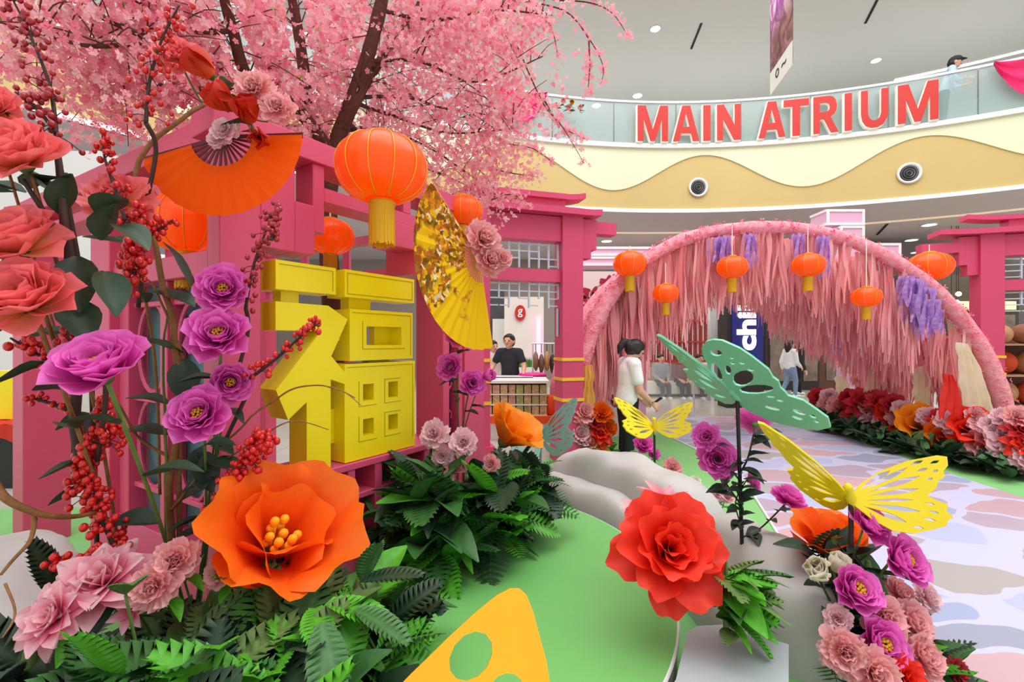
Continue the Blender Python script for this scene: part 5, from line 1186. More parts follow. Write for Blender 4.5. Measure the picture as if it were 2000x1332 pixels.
def bush(label, c, n, l0, l1, kinds, greens, spread=.15, el=(-10, 75), az=(0, 360), group=None, name='fern_bush', squash=1.0, rise=.08):
    t = thing(name, label, 'plant', c, group)
    ck = .3 if name == 'leaf_spray' else 1; cr_ = MB().lathe([(.03 * ck, 0), (.05 * ck, .02), (.035 * ck, .1 + rise * .8), (.01 * ck, .14 + rise)], 8); ob = bpy.data.objects.new('crown_stem', cr_.mesh('crown_stem', GSTEM, True)); COL.objects.link(ob); ob.parent = t
    for i in range(n):
        a = math.radians(R.uniform(*az)); e = math.radians(lerp(el[0], el[1], R.random())); r_ = spread * math.sqrt(R.random()); b = R.uniform(0, 2 * PI)
        l = R.uniform(l0, l1); base = (r_ * math.cos(b), r_ * math.sin(b), R.uniform(.02, .02 + rise) + .06 * (1 - abs(e)))
        d = (math.cos(a) * math.cos(e), math.sin(a) * math.cos(e), math.sin(e))
        if base[2] + d[2] * l < 0: d = (d[0], d[1], abs(d[2]) * .2)
        leaf_at(t, R.choice(kinds), R.choice(greens), base, d, l, R.uniform(-.5, .5), R.uniform(.85, 1.2))
    return t

# ================================================================== GIANT FLOWERS
def cam_dir(p, dx=0, dz=0): d = V((0, 0, EYE)) - V(p); d.normalize(); return d + V((dx, 0, dz))
p = P(535, 1070, 1.98); flower('giant_poppy', 'giant orange foam poppy with amber pistil at the stage edge', p - V((0, 0, .02)), V((.50, -.45, .74)), .36, 'poppy', ORP, 'giant foam flowers', (p.x - .05, p.y + .12, STZ), 'pistil', sm=GSTEM, spin=.4, wob=.25)
p = P(1303, 1078, 2.10); flower('giant_peony', 'giant scarlet red silk flower leaning over the stage rim', p, V((.02, -.80, .62)), .25, 'camellia', RDP, 'giant foam flowers', (p.x + .16, p.y + .22, .30), False, sm=GSTEM, wob=.6)
p = P(985, 862, 3.35); flower('giant_poppy', 'large amber orange flower facing away on the middle fern bush', p, V((.55, -.25, .75)), .25, 'poppy', AMB, 'giant foam flowers', (p.x - .1, p.y + .05, STZ + .1), 'pistil')
p = P(1622, 1085, 2.42); flower('giant_poppy', 'orange flower behind the yellow butterfly stem, petals upright', p, V((-.15, -.1, .98)), .22, 'poppy', ORP, 'giant foam flowers', (p.x + .02, p.y, .1), False)
p = P(1300, 985, 2.45); flower('pink_lily', 'pale pink lily peeking up behind the scarlet flower', P(1262, 1010, 2.42), V((-.3, -.2, 1)), .15, 'lily', PKP, 'pink lilies', (p.x, p.y, .3), False); flower('pink_lily', 'upright pink lily petals just above the scarlet flower', P(1295, 990, 2.45), V((.1, -.1, 1)), .16, 'lily', PKP, 'pink lilies', (p.x + .02, p.y, .3), False)

# ================================================================== PEONIES ON THE LEFT
ML = 'magenta peonies on the tall stems'; CL = 'coral peonies at the picture edge'
B1 = P(330, 1130, 2.05)
for u, v, Y, r_, fc, lb, st in [
  (203, 735, 1.48, .145, (.12, -.62, .75), 'widest magenta peony, tilted upward, beside the pink post', 'peony'), (437, 570, 1.95, .115, (.45, -.9, .25), 'topmost magenta peony in the column before the pavilion corner', 'peony'), (430, 662, 1.9, .13, (.35, -.85, .45), 'second magenta peony down the column before the corner', 'peony'),
  (448, 745, 1.98, .10, (.6, -.8, .0), 'third magenta peony down, half hidden, at the corner column', 'peony'), (394, 815, 1.85, .125, (.25, -.85, .45), 'lowest magenta peony in the column before the corner', 'peony')]:
    p = P(u, v, Y); flower('magenta_peony', lb, p, fc, r_, st, MAG, ML, (lerp(p.x, B1.x, .6), 2.05, .35), True, 4, lk=(0, 4), cscale=.8)
for u, v, Y, r_, fc, lb in [(48, 320, 1.5, .135, (.1, -.75, .55), 'uppermost coral peony at the picture edge above the post'), (42, 490, 1.5, .14, (.1, -.6, .7), 'middle coral peony at the picture edge'), (58, 600, 1.45, .145, (.2, -.7, .6), 'lowest and fullest coral peony at the picture edge'), (-20, 222, 1.5, .09, (.4, -.8, .3), 'coral peony petals cut by the picture edge above the uppermost peony')]:
    p = P(u, v, Y); flower('coral_peony', lb, p, fc, r_, 'peony_side', COR, CL, (-1.62, 1.95, .4), True, 3, lk=(0, 4), sm=VINE, cscale=.7)
p = P(240, 398, 1.9); flower('pink_carnation', 'pink carnation below the berry spray by the sloping beam', p, (.1, -.8, .5), .135, 'carnation', COR, None, (p.x, 2.1, .9), False, 2, lk=(4,), sm=VINE)
p = P(350, 118, 2.0); flower('pink_carnation', 'pink carnation next to the red tulip buds above the fan', p, (.2, -.8, .4), .10, 'carnation', COR, None, P(400, 200, 2.12), False, 0)
for u, v, r_, fc, lb in [(413, 148, .105, (-.5, -.7, .5), 'upper red-orange tulip bud above the orange fan'), (450, 208, .11, (-.3, -.9, .2), 'middle red-orange tulip bud above the orange fan'), (508, 272, .08, (.3, -.8, -.3), 'red-orange tulip bud resting on the orange fan'), (488, 232, .10, (.2, -.8, .3), 'red-orange tulip bud between fan and blossoms')]:
    flower('tulip_bud', lb, P(u, v, 1.97), fc, r_, 'tulip', TUL, 'red tulip buds above the fan', P(470, 215, 2.12), False, 1, lk=(1, 4))
for u, v, r_, lb in [(500, 178, .085, 'pink carnation right of the tulip buds'), (545, 215, .075, 'pink carnation above the right corner of the fan'), (440, 258, .055, 'pale pink blossom bunch in the fan centre'), (425, 275, .04, 'smallest pale pink blossom in the fan centre')]:
    flower('blossom_bunch', lb, P(u, v, 1.95), (.1, -1, .2), r_, 'carnation', LPK if v > 240 else SAL, 'pink bunches on the fan', P(470, 225, 2.12), False)
# column by the yellow fan
cb = T1 @ V((1.53, -.12, .6))
for u, v, r_, fc, lb in [(893, 655, .105, (.1, -.9, .3), 'top magenta peony beside the yellow fan'), (881, 718, .10, (-.2, -.9, .3), 'middle magenta peony beside the yellow fan'), (920, 750, .10, (.3, -.8, .2), 'lowest magenta peony under the yellow fan'), (946, 735, .085, (.7, -.7, .2), 'magenta peony bud at the outer side under the yellow fan')]:
    flower('magenta_peony', lb, P(u, v, 3.1), fc, r_, 'rose' if u > 940 else 'peony', MAG, 'magenta peonies under the yellow fan', cb, u < 900, 2, lk=(4,), cscale=.5)
for u, v, r_, lb in [(940, 470, .13, 'pink carnation bunch at the pivot of the yellow fan'), (955, 510, .11, 'lower pink carnation bunch at the yellow fan'), (980, 505, .07, 'small pink blossom bunch right of the yellow fan')]:
    flower('blossom_bunch', lb, P(u, v, 2.98), (.5, -.85, .2), r_, 'carnation', SAL, 'pink bunches on the yellow fan', P(935, 500, 3.08), False)

# ================================================================== BED AT THE LEFT FRONT
for u, v, Y, r_, st, m, fc, lb in [(205, 1140, 1.62, .15, 'lotus', PKP, (.1, -.6, .8), 'large pink and white peony in the front fern bed'), (115, 1205, 1.5, .11, 'lotus', PKP, (-.2, -.8, .5), 'pink-white bloom nearest the picture corner in the ferns'), (345, 1095, 1.66, .08, 'carnation', SAL, (.2, -.8, .5), 'upper salmon carnation beside the pink and white peony'), (305, 1145, 1.6, .085, 'carnation', SAL, (.1, -.9, .4), 'lower salmon carnation beside the pink and white peony'), (432, 1118, 1.72, .06, 'carnation', SAL, (-.2, -.9, .3), 'salmon carnation tucked under the giant orange poppy'), (260, 1190, 1.6, .07, 'lily', PKP, (.2, -.8, .2), 'deep pink lily below the pink and white peony')]:
    p = P(u, v, Y); flower('bed_bloom', lb, p, fc, r_, st, m, 'blooms in the front fern bed', (p.x, p.y + .12, .3), False, 1, lk=(1, 2))
k4 = ['serrate', 'serrate', 'serrate', 'frond', 'ovate']
FB = 'fern bushes along the front bed'
for i, (u, Y, z, n, l0, l1, gs, lb) in enumerate([
  (60, 1.55, .25, 34, .28, .42, (0, 0, 1, 4), 'dark fern bush in the corner of the front bed'), (210, 1.45, .22, 36, .28, .42, (0, 1, 1, 2), 'fern bush with a bright leaf under the pink-white peony'), (360, 1.5, .25, 36, .28, .44, (0, 1, 3, 0), 'dark green fern bush left of the giant poppy'),
  (500, 1.55, .25, 40, .28, .42, (0, 1, 2, 3), 'mixed green fern bush under the giant poppy'), (640, 1.62, .25, 44, .26, .42, (1, 2, 2, 0), 'bright green fern bush right of the giant poppy'), (700, 1.95, .25, 26, .2, .34, (0, 1, 2), 'small fern bush at the ledge corner'), (450, 1.25, .05, 30, .26, .38, (0, 1, 2), 'lowest fern bush at the bottom edge of the bed'), (150, 1.2, .05, 30, .26, .4, (0, 1, 4), 'deep green fern bush at the bottom corner')]):
    p = P(u, 666, Y); zz = STZ if (V((p.x, p.y, 0)) - SC).length < SR - .05 else .007
    c = V((p.x, p.y, zz)); t = bush(lb, c, n * 2, l0 * .8, l1 * .9, k4, gs, .20, (-10, 62), group=FB, rise=.20 if zz > .1 else .46)
FLB = ['brightest lime fern leaf standing upright below the pink and white peony', 'olive fern leaf against the pink and white peony', 'long dark fern leaf slanting up under the salmon carnations', 'dark fern leaf standing at the foot of the pink post', 'bright lime fern leaf below the giant poppy, toward the salmon carnation', 'lime fern leaf drooping under the giant poppy', 'broad bright fern leaf reaching over the stage beside the giant poppy', 'dark fern leaf lying on the stage right of the giant poppy', 'hanging fern leaf near the amber butterfly wing', 'olive fern leaf upright just under the giant poppy', 'upright fern leaf at the right rim of the giant poppy', 'dark fern leaf pointing across the stage toward the middle bush']
for u, v, Y, l, d, gi in [(200, 1270, 1.35, .26, (0, -.3, 1), 2), (250, 1130, 1.45, .2, (.3, -.3, .5), 3), (330, 1290, 1.4, .3, (.7, -.3, .7), 1), (95, 1110, 1.7, .22, (-.2, 0, 1), 0), (430, 1250, 1.4, .2, (.3, -.5, .6), 2), (620, 1210, 1.6, .22, (.3, -.6, .1), 2), (700, 1180, 1.65, .26, (1, -.2, .1), 2), (745, 1210, 1.6, .22, (1, -.3, -.15), 1), (640, 1290, 1.45, .26, (.3, -.5, -.3), 1), (480, 1130, 1.7, .2, (-.2, -.4, .8), 3), (720, 1090, 1.85, .22, (.2, -.2, 1), 1), (760, 1120, 1.8, .24, (1, .1, .25), 0)]:
    tt = thing('fern_leaf', FLB.pop(0), 'leaf', P(u, v, Y), 'fern leaves rising from the front bed'); q = P(u, v, Y)
    dn = V(d).normalized(); leaf_at(tt, 'serrate', gi, -dn * l * .5, d, l); ob = bpy.data.objects.new('stalk', MB().tube(spline([-dn * l * .5, V((0, .06, -(q.z - STZ) * .6)), V((0, .1, -(q.z - STZ)))], 5), .005, 5).mesh('stalk', GSTEM, True)); COL.objects.link(ob); ob.parent = tt
# middle bush
FM = 'ferns of the middle bush'
for u, v, Y, n, l0, l1, gs, ks, lb in [(850, 1010, 2.75, 60, .24, .40, (0, 1, 1, 2), ['serrate', 'ovate', 'ovate'], 'tall leafy bush before the pavilion ledge'), (960, 1000, 2.95, 60, .24, .40, (0, 1, 2, 2), ['serrate', 'ovate', 'frond'], 'bright leafy bush under the amber flower'), (1030, 960, 3.3, 44, .22, .34, (0, 1, 1), ['serrate', 'frond'], 'striped fern bush below the sage butterfly'), (800, 1000, 2.9, 40, .22, .34, (0, 0, 1), ['ovate', 'serrate'], 'dark leafy bush against the ledge openings')]:
    c = P(u, 666, Y); c.z = STZ; bush(lb, c, int(n * 1.7), l0, l1, ks, gs, .13, (-20, 85), group=FM, rise=.38)
for u, v, r_, st, m, fc, lb in [(850, 850, .10, 'carnation', LPK, (-.2, -.8, .5), 'pale pink hydrangea head on the middle bush, left one'), (905, 865, .095, 'carnation', LPK, (.1, -.9, .4), 'pale pink hydrangea head beside the amber flower'), (865, 890, .07, 'carnation', LPK, (0, -1, .1), 'small pale pink hydrangea head low on the middle bush'), (886, 918, .10, 'lily', SAL, (.1, -.8, .5), 'pink lily in the front of the middle bush'), (960, 905, .06, 'carnation', SAL, (-.2, -.9, .1), 'small rusty pink bloom under the amber flower')]:
    p = P(u, v, 2.9); flower('bush_bloom', lb, p, fc, r_, st, m, 'blooms of the middle bush', (p.x, p.y + .1, .4), False, 1, lk=(1, 2))
# leaves under the scarlet flower
c = P(1370, 1150, 2.15); c.z = .50; t = bush('bright green leaf spray under the scarlet flower', (c.x + .06, c.y - .12, .285), 34, .15, .27, ['ovate', 'ovate', 'serrate', 'strap'], (2, 2, 1, 3), .06, (-5, 40), (-130, 30), name='leaf_spray', rise=.22)
# small blooms behind the rock
for u, v, Y, r_, m, lb in [(1253, 872, 4.7, .12, MAG, 'magenta peony behind the rock below the yellow butterfly'), (1276, 888, 4.7, .07, MAG, 'magenta bud at the foot of the small yellow butterfly'), (1312, 915, 4.35, .10, SAL, 'salmon pink carnation on the rock slab'), (1356, 942, 4.1, .06, CRE, 'small white bloom on the rock slab'), (1400, 965, 3.9, .08, LPK, 'pale pink carnation where slab meets boulder'), (1415, 1040, 2.9, .09, SAL, 'salmon bloom right of the scarlet flower'), (1420, 970, 3.7, .06, PKP, 'deep pink bloom by the carpet edge behind the boulder')]:
    p = P(u, v, Y); flower('rock_bloom', lb, p, (.1, -.8, .6), r_, 'peony' if m is MAG else 'carnation', m, 'blooms along the rocks', (p.x, p.y + .15, .02), False, 2, lk=(0, 1))
# magenta stems on the black pole
MP = 'magenta peonies on the black pole'
pole_x = P(1447, 1000, 2.62)
for u, v, r_, fc, lb, st in [(1380, 853, .085, (-.4, -.8, .3), 'upper magenta peony left of the black pole', 'carnation'), (1400, 897, .115, (-.2, -.9, .3), 'larger magenta peony left of the black pole', 'peony_side'), (1475, 830, .11, (.4, .7, .5), 'magenta peony behind the mint butterfly seen from below', 'peony'), (1536, 980, .10, (.3, -.3, .9), 'magenta peony on the branch right of the black pole', 'peony_side'), (1462, 938, .07, (.6, -.5, .3), 'pinkish peony hugging the black pole', 'peony')]:
    p = P(u, v, 2.7); s = P(1448, min(v + 90, 1050), 2.64); flower('magenta_peony', lb, p, fc, r_, st, MAG, MP, s, False, 6, lk=(4, 0), sm=DKSTEM)
t = thing('leafy_sprig', 'dark leafy sprig wound on the black pole', 'plant', P(1448, 1060, 2.60))
for i in range(16):
    q = P(1448 + R.uniform(-4, 4), 900 + i * 9, 2.60) - P(1448, 1060, 2.60); a = R.choice([-1, 1]); leaf_at(t, 'ovate', R.choice((4, 0)), q, (a * R.uniform(.5, 1), -.5, R.uniform(-.1, .8)), R.uniform(.07, .13), R.uniform(-.5, .5), 1.2)

# ================================================================== RIGHT BOUQUET
RB_ = 'blooms of the right bouquet'; bb = V((1.60, 2.32, .02))
for u, v, Y, r_, st, m, fc, lb in [(1692, 1030, 2.2, .095, 'peony_side', MAG, (.3, -.6, .6), 'magenta peony right under the yellow butterfly'), (1748, 1097, 2.12, .125, 'peony', MAG, (.3, -.75, .5), 'open magenta peony with yellow centre, rightmost of the bouquet'), (1660, 1155, 2.05, .12, 'peony', MAG, (.1, -.75, .6), 'magenta peony beside the cream roses'), (1708, 1258, 1.95, .115, 'peony', MAG, (.15, -.8, .5), 'lowest magenta peony of the right bouquet'),
  (1597, 1122, 2.12, .115, 'rose', CRE, (-.4, -.6, .6), 'cream rose nearest the boulder'), (1632, 1112, 2.16, .095, 'rose', CRE, (0, -.5, .8), 'smaller cream rose beside the orange petals'),
  (1722, 1205, 2.02, .10, 'carnation', SAL, (0, -.8, .5), 'salmon bloom in the middle of the right bouquet'), (1772, 1215, 2.05, .10, 'carnation', SAL, (.3, -.8, .5), 'salmon carnation at the outer side of the bouquet'), (1645, 1272, 1.9, .10, 'carnation', SAL, (-.3, -.9, .4), 'salmon carnation lowest toward the boulder'), (1700, 1312, 1.85, .10, 'carnation', SAL, (0, -.9, .4), 'salmon carnation at the bottom edge under the magenta peony'), (1795, 1285, 1.95, .10, 'carnation', SAL, (.3, -.8, .5), 'salmon carnation near the round leaf'), (1636, 1207, 2.0, .06, 'carnation', LPK, (-.4, -.8, .3), 'pale pink bloom half hidden below the cream rose'),
  (1765, 1325, 1.85, .09, 'lotus', RDP, (.1, -.8, .6), 'red-orange bloom at the bottom edge of the bouquet'), (1866, 1312, 2.0, .06, 'carnation', DRP, (.3, -.8, .5), 'dark red carnation at the outer bottom edge'), (1805, 1165, 2.15, .07, 'carnation', LPK, (.4, -.7, .5), 'pale pink blossom sprig above the round leaf'), (1750, 1160, 2.2, .08, 'carnation', SAL, (.2, -.7, .6), 'salmon bloom behind the rightmost magenta peony')]:
    p = P(u, v, Y); flower('bouquet_bloom', lb, p, fc, r_, st, m, RB_, bb + V((R.uniform(-.05, .2), R.uniform(-.15, .05), 0)), m is MAG, 2, lk=(0, 4, 1), sm=GSTEM)
for dx, dy, z, n, gs, lb in [(.0, -.05, .03, 40, (0, 4, 1), 'dark foliage at the base of the right bouquet'), (.22, -.22, .03, 34, (1, 1, 2, 0), 'green fern clump on the carpet side of the bouquet'), (.02, .0, .42, 26, (0, 4), 'dark leaves behind the cream roses'), (.13, -.08, .30, 22, (0, 1), 'leaves between the salmon and magenta blooms')]:
    bush(lb, bb + V((dx, dy, -.008)), n, .16, .30, ['ovate', 'ovate', 'frond'] if z > .1 else ['frond', 'ovate', 'serrate'], gs, .10, (-10, 80), group='foliage of the right bouquet', rise=.08 + z)

# ================================================================== FLOWER BEDS OF THE ARCH
GB = 'blooms of the bed along the arch'
nmz = {'DR': (DRP, 'deep red'), 'PK': (SAL, 'salmon pink'), 'LP': (LPK, 'pale pink'), 'OR': (ORP, 'orange'), 'RD': (RDP, 'scarlet'), 'YL': (YLP, 'yellow'), 'CR': (CRE, 'cream'), 'AM': (AMB, 'amber')}
BED = [(1603, 780, 20, 'DR'), (1622, 792, 20, 'PK'), (1640, 800, 24, 'PK'), (1662, 782, 20, 'DR'), (1688, 790, 30, 'DR'), (1672, 806, 22, 'DR'), (1718, 786, 22, 'DR'), (1745, 792, 20, 'DR'), (1733, 806, 20, 'RD'), (1763, 800, 17, 'LP'), (1705, 822, 20, 'LP'), (1728, 825, 18, 'LP'), (1752, 815, 18, 'PK'), (1650, 820, 14, 'YL'), (1688, 816, 16, 'PK'), (1775, 818, 20, 'DR'), (1758, 845, 18, 'RD'), (1793, 836, 38, 'AM'), (1838, 822, 20, 'DR'), (1812, 815, 18, 'LP'), (1855, 826, 24, 'LP'), (1848, 842, 22, 'DR'), (1893, 845, 42, 'RD'), (1845, 866, 40, 'OR'), (1880, 866, 24, 'RD'), (1925, 872, 34, 'PK'), (1940, 838, 24, 'LP'), (1962, 855, 28, 'LP'), (1975, 885, 34, 'LP'), (1995, 842, 26, 'DR'), (2005, 870, 30, 'RD'), (1905, 812, 18, 'PK'), (1958, 815, 18, 'LP'), (1985, 815, 20, 'PK'), (2015, 900, 30, 'LP'), (1920, 830, 22, 'PK'), (1620, 775, 15, 'LP'), (1700, 802, 18, 'PK')]
for u, v, r_, c in BED:
    Y = 5400 / (u - 1000) - .05; p = P(u, v, Y); m, nm_ = nmz[c]; big = r_ >= 34
    flower('bed_flower', (('large ' if big else '') + nm_ + ' bloom in the flower bed along the right side of the arch'), p, (-.45, -.75, .55), r_ / F * Y * 1.15, 'poppy' if (big and c in 'AMORRD') else ('lotus' if c in ('RD', 'DR') and r_ > 20 else 'carnation'), m, GB + ', ' + ('large ' if big else '') + nm_, (p.x + .1, p.y + .15, .02), False, joined=not big)
LB = 'blooms of the bed at the left arch foot'
for u, v, r_, c in [(1140, 808, 26, 'PK'), (1133, 850, 26, 'LP'), (1162, 822, 22, 'DR'), (1174, 808, 24, 'OR'), (1172, 848, 28, 'RD'), (1152, 866, 22, 'PK'), (1166, 872, 24, 'YL'), (1188, 836, 18, 'OR')]:
    p = P(u, v, 6.1); m, nm_ = nmz[c]; flower('bed_flower', nm_ + ' bloom in the small bed at the left foot of the arch', p, (.1, -.8, .5), r_ / F * 6.1, 'lotus' if c in ('RD', 'YL') else 'carnation', m, LB + ', ' + nm_, (p.x, p.y + .2, .02), False, joined=True)
def leaf_mound(c, n, l0, l1, label, group, gs=(0, 1, 0)):
    t = thing('bed_shrub', label, 'plant', c, group); mb = MB(); mi = []
    for i in range(n):
        a = R.uniform(0, 2 * PI); e = math.radians(R.uniform(5, 70)); l = R.uniform(l0, l1); me = leaf(R.choice(['ovate', 'serrate']), R.choice(gs)); d = V((math.cos(a) * math.cos(e), math.sin(a) * math.cos(e), math.sin(e)))
        leaf_at(t, R.choice(['ovate', 'serrate']), R.choice(gs), (R.uniform(-.15, .15), R.uniform(-.15, .15), R.uniform(.02, .12)), d, l)
    return t
for i in range(11):
    q = i / 10; c = V((lerp(5.62, 5.60, q) + .18 * math.sin(i * 2.3) * .4, lerp(8.5, 5.35, q), .008)); 
    if i == 10: c.x = 5.75
    leaf_mound(c, 22, .20, .36, 'low dark green shrub edging the bed along the arch', 'low shrubs of the arch bed')
    leaf_mound(c + V((.42, .05, .0)), 18, .24, .40, 'low dark green shrub edging the bed along the arch', 'low shrubs of the arch bed')
for i, x in enumerate((.85, 1.05, 1.25)): leaf_mound(V((x, 6.15, .008)), 16, .14, .26, 'low green shrub at the left arch foot', 'low shrubs at the left arch foot', (0, 1, 2))

# ================================================================== BERRIES AND VINES
BER = [mat('berry_red', (206, 22, 22), .25, var=.12, scale=60, coat=.3), mat('berry_wine', (160, 18, 34), .3, var=.12, scale=60, coat=.3)]
BM = [MB().sphere((0, 0, 0), 1, 8, 6, (1, 1, 1.15)).mesh('berry', b, True) for b in BER]
def berries(label, pts, n, spread, kind=0, r0=.008, r1=.013, sm=DKSTEM, root=None):
    pts = [V(p) for p in pts]; t = thing('berry_branch', label, 'berry branch', pts[0], 'red berry branches'); sp = spline(pts, 8); st = MB(); k = len(sp)
    if root is not None: st.tube(spline([V(root), V(root).lerp(pts[0], .6) + V((.03, .02, .05)), pts[0]], 5), [.009] * 11, 6)
    st.tube(sp, [lerp(.008, .003, i / (k - 1)) for i in range(k)], 6)
    for i in range(n):
        q = R.uniform(.05, 1); a = sp[int(q * (k - 1))]; d = V((R.gauss(0, 1), R.gauss(0, .8), R.gauss(.3, 1))); d = d / max(d.length, .3) * spread * R.uniform(.25, 1) * (1.15 - .5 * q); b = a + d
        if i % 2 == 0: st.tube([a, a.lerp(b, .5) + V((0, 0, .006)), b], .0018, 3, cap=False)
        inst('berry', BM[kind], t, M.Translation(b - pts[0]) @ M.Scale(R.uniform(r0, r1), 4))
    st.build('stem', sm, t, True)
Bz = lambda u, v, Y: P(u, v, Y)
berries('wine red berry spray at the upper picture corner above the coral peony', [Bz(112, 300, 1.6), Bz(100, 180, 1.62), Bz(60, 70, 1.6), Bz(20, -10, 1.6)], 62, .085, 1, root=(-1.75, 1.95, .5))
berries('wine red berry spray near the uppermost coral peony, lower twig', [Bz(110, 260, 1.6), Bz(70, 210, 1.6), Bz(30, 180, 1.58)], 22, .05, 1)
berries('berry spray rising in front of the cherry blossom beside the tulip buds', [Bz(285, 240, 1.85), Bz(292, 160, 1.85), Bz(315, 80, 1.83), Bz(350, 10, 1.8)], 62, .085, 0, root=Bz(280, 420, 1.95))
berries('berry spray crossing the sloping beam above the pink carnation', [Bz(245, 430, 1.78), Bz(225, 370, 1.78), Bz(205, 310, 1.78), Bz(200, 265, 1.78)], 48, .055, 0, root=Bz(270, 600, 1.9))
berries('berry cluster hanging below the pink carnation', [Bz(275, 420, 1.82), Bz(262, 500, 1.80), Bz(245, 570, 1.8)], 100, .07, 0, .010, .016)
berries('berry twig in front of the glowing lantern', [Bz(270, 470, 1.85), Bz(310, 450, 1.85), Bz(335, 430, 1.85)], 22, .05, 0)
berries('berry sprig at the corner column below the orange fan', [Bz(480, 600, 1.98), Bz(495, 520, 1.98), Bz(520, 450, 1.96), Bz(540, 405, 1.95)], 60, .065, 1, root=Bz(440, 800, 2.0))
berries('berry twig reaching over the yellow character', [Bz(480, 745, 1.98), Bz(540, 700, 1.96), Bz(590, 655, 1.95), Bz(625, 630, 1.94)], 46, .05, 0, root=Bz(440, 860, 2.0))
berries('berry twig below the widest magenta peony', [Bz(200, 870, 1.75), Bz(205, 830, 1.75), Bz(200, 795, 1.75)], 80, .075, 0, .009, .014)
berries('berry cluster against the foot of the pink post', [Bz(230, 1080, 1.75), Bz(190, 1000, 1.75), Bz(165, 940, 1.74), Bz(170, 880, 1.74)], 150, .085, 0, .010, .015, root=Bz(240, 1150, 1.75))
berries('low berry twig lying on the pink and white peony', [Bz(240, 1080, 1.7), Bz(170, 1090, 1.68), Bz(100, 1100, 1.66)], 26, .05, 0, .010, .015)
berries('berry mass beside the giant orange poppy', [Bz(430, 1000, 1.95), Bz(475, 915, 1.93), Bz(520, 850, 1.92)], 150, .08, 0, .010, .015, root=Bz(430, 1100, 1.95))
berries('berry twig beside the coral peonies over the post', [Bz(110, 710, 1.55), Bz(70, 690, 1.55), Bz(20, 660, 1.5)], 20, .05, 0, .010, .014)
berries('berry twig at the post under the lowest coral peony', [Bz(175, 700, 1.62), Bz(140, 680, 1.6), Bz(130, 640, 1.6)], 26, .05, 0, .010, .014, root=Bz(190, 900, 1.75))
berries('berry twig left of the widest magenta peony', [Bz(130, 800, 1.66), Bz(90, 785, 1.64), Bz(50, 775, 1.6)], 14, .035, 0)
berries('small berry tuft under the orange fan rim', [Bz(530, 470, 1.9), Bz(535, 440, 1.9), Bz(545, 412, 1.9)], 34, .04, 1)
def vine(label, paths, m=VINE, name='vine'):
    t = thing(name, label, 'vine', paths[0][0][0])
    for pts, r_ in paths:
        s = spline(pts, 7); s = [p + V((mnoise.noise(p * 6), 0, mnoise.noise(p * 7 + V((3, 0, 0))))) * .02 for p in s]; MB().tube(s, [lerp(r_, r_ * .5, i / (len(s) - 1)) for i in range(len(s))], 8).build('stem', m, t, True)
vine('twisted brown vine climbing before the lattice panel', [([Bz(340, 1120, 2.0), Bz(330, 960, 1.98), Bz(352, 800, 1.97), Bz(338, 640, 1.96), Bz(305, 500, 1.95), Bz(268, 330, 1.95), Bz(330, 250, 2.0), Bz(400, 205, 2.1)], .016), ([Bz(352, 1130, 2.02), Bz(348, 900, 2.0), Bz(365, 740, 2.0), Bz(345, 660, 1.98)], .012), ([Bz(330, 1000, 1.98), Bz(390, 930, 1.97), Bz(430, 985, 1.96)], .008), ([Bz(345, 900, 1.99), Bz(270, 850, 1.95), Bz(230, 790, 1.9)], .008), ([Bz(360, 700, 1.98), Bz(300, 560, 1.96), Bz(270, 540, 1.95)], .006)])
vine('green upright flower stalk beside the twisted vine', [([Bz(322, 1130, 2.0), Bz(325, 900, 1.97), Bz(320, 700, 1.97), Bz(330, 560, 1.97)], .007)], GSTEM, 'flower_stalk')
vine('bare brown root arching over the rock at the picture edge', [([Bz(-10, 950, 1.5), Bz(30, 990, 1.5), Bz(110, 1010, 1.6), Bz(190, 1000, 1.75)], .014), ([Bz(62, 1010, 1.55), Bz(50, 1060, 1.5), Bz(0, 1120, 1.4)], .008), ([Bz(10, 1140, 1.35), Bz(30, 1200, 1.3), Bz(5, 1245, 1.25)], .004)], VINE, 'root_twig')
vine('dark stem carrying the coral peonies past the post', [([Bz(150, 900, 1.75), Bz(150, 700, 1.65), Bz(135, 520, 1.6), Bz(120, 380, 1.58), Bz(105, 280, 1.58)], .018), ([Bz(135, 520, 1.6), Bz(90, 420, 1.56), Bz(50, 345, 1.52)], .012), ([Bz(-5, 190, 1.5), Bz(40, 250, 1.52), Bz(105, 300, 1.57)], .007)], DKSTEM, 'flower_stalk')
vine('bare twigs reaching across the lower yellow character', [([Bz(440, 860, 2.0), Bz(540, 775, 1.97), Bz(620, 750, 1.96), Bz(690, 778, 1.95)], .005), ([Bz(640, 755, 1.96), Bz(665, 765, 1.95), Bz(705, 792, 1.94)], .003), ([Bz(440, 900, 2.0), Bz(520, 845, 1.97), Bz(580, 825, 1.96), Bz(640, 838, 1.95)], .004)], VINE, 'bare_twig')
t = thing('leafy_sprig', 'large dark leaves among the coral peonies', 'plant', Bz(130, 430, 1.6))
for u, v, dx, dz, l in [(120, 400, -.5, .8, .2), (120, 420, .4, .8, .16), (110, 480, -.8, -.3, .18), (150, 500, .3, -.9, .2), (140, 590, .5, -.5, .2), (135, 560, -.6, -.4, .16), (200, 470, .4, .6, .16), (190, 420, .7, .3, .17), (60, 370, .8, .2, .2), (50, 375, -.8, .1, .2), (205, 530, .5, -.6, .18), (230, 440, .8, -.3, .17)]:
    leaf_at(t, 'ovate', R.choice((4, 0)), Bz(u, v, 1.6) - Bz(130, 430, 1.6), (dx, -.3, dz), l, R.uniform(-.5, .5), 1.3)
t = thing('leafy_sprig', 'large dark leaves behind the magenta peony column', 'plant', Bz(370, 680, 1.98))
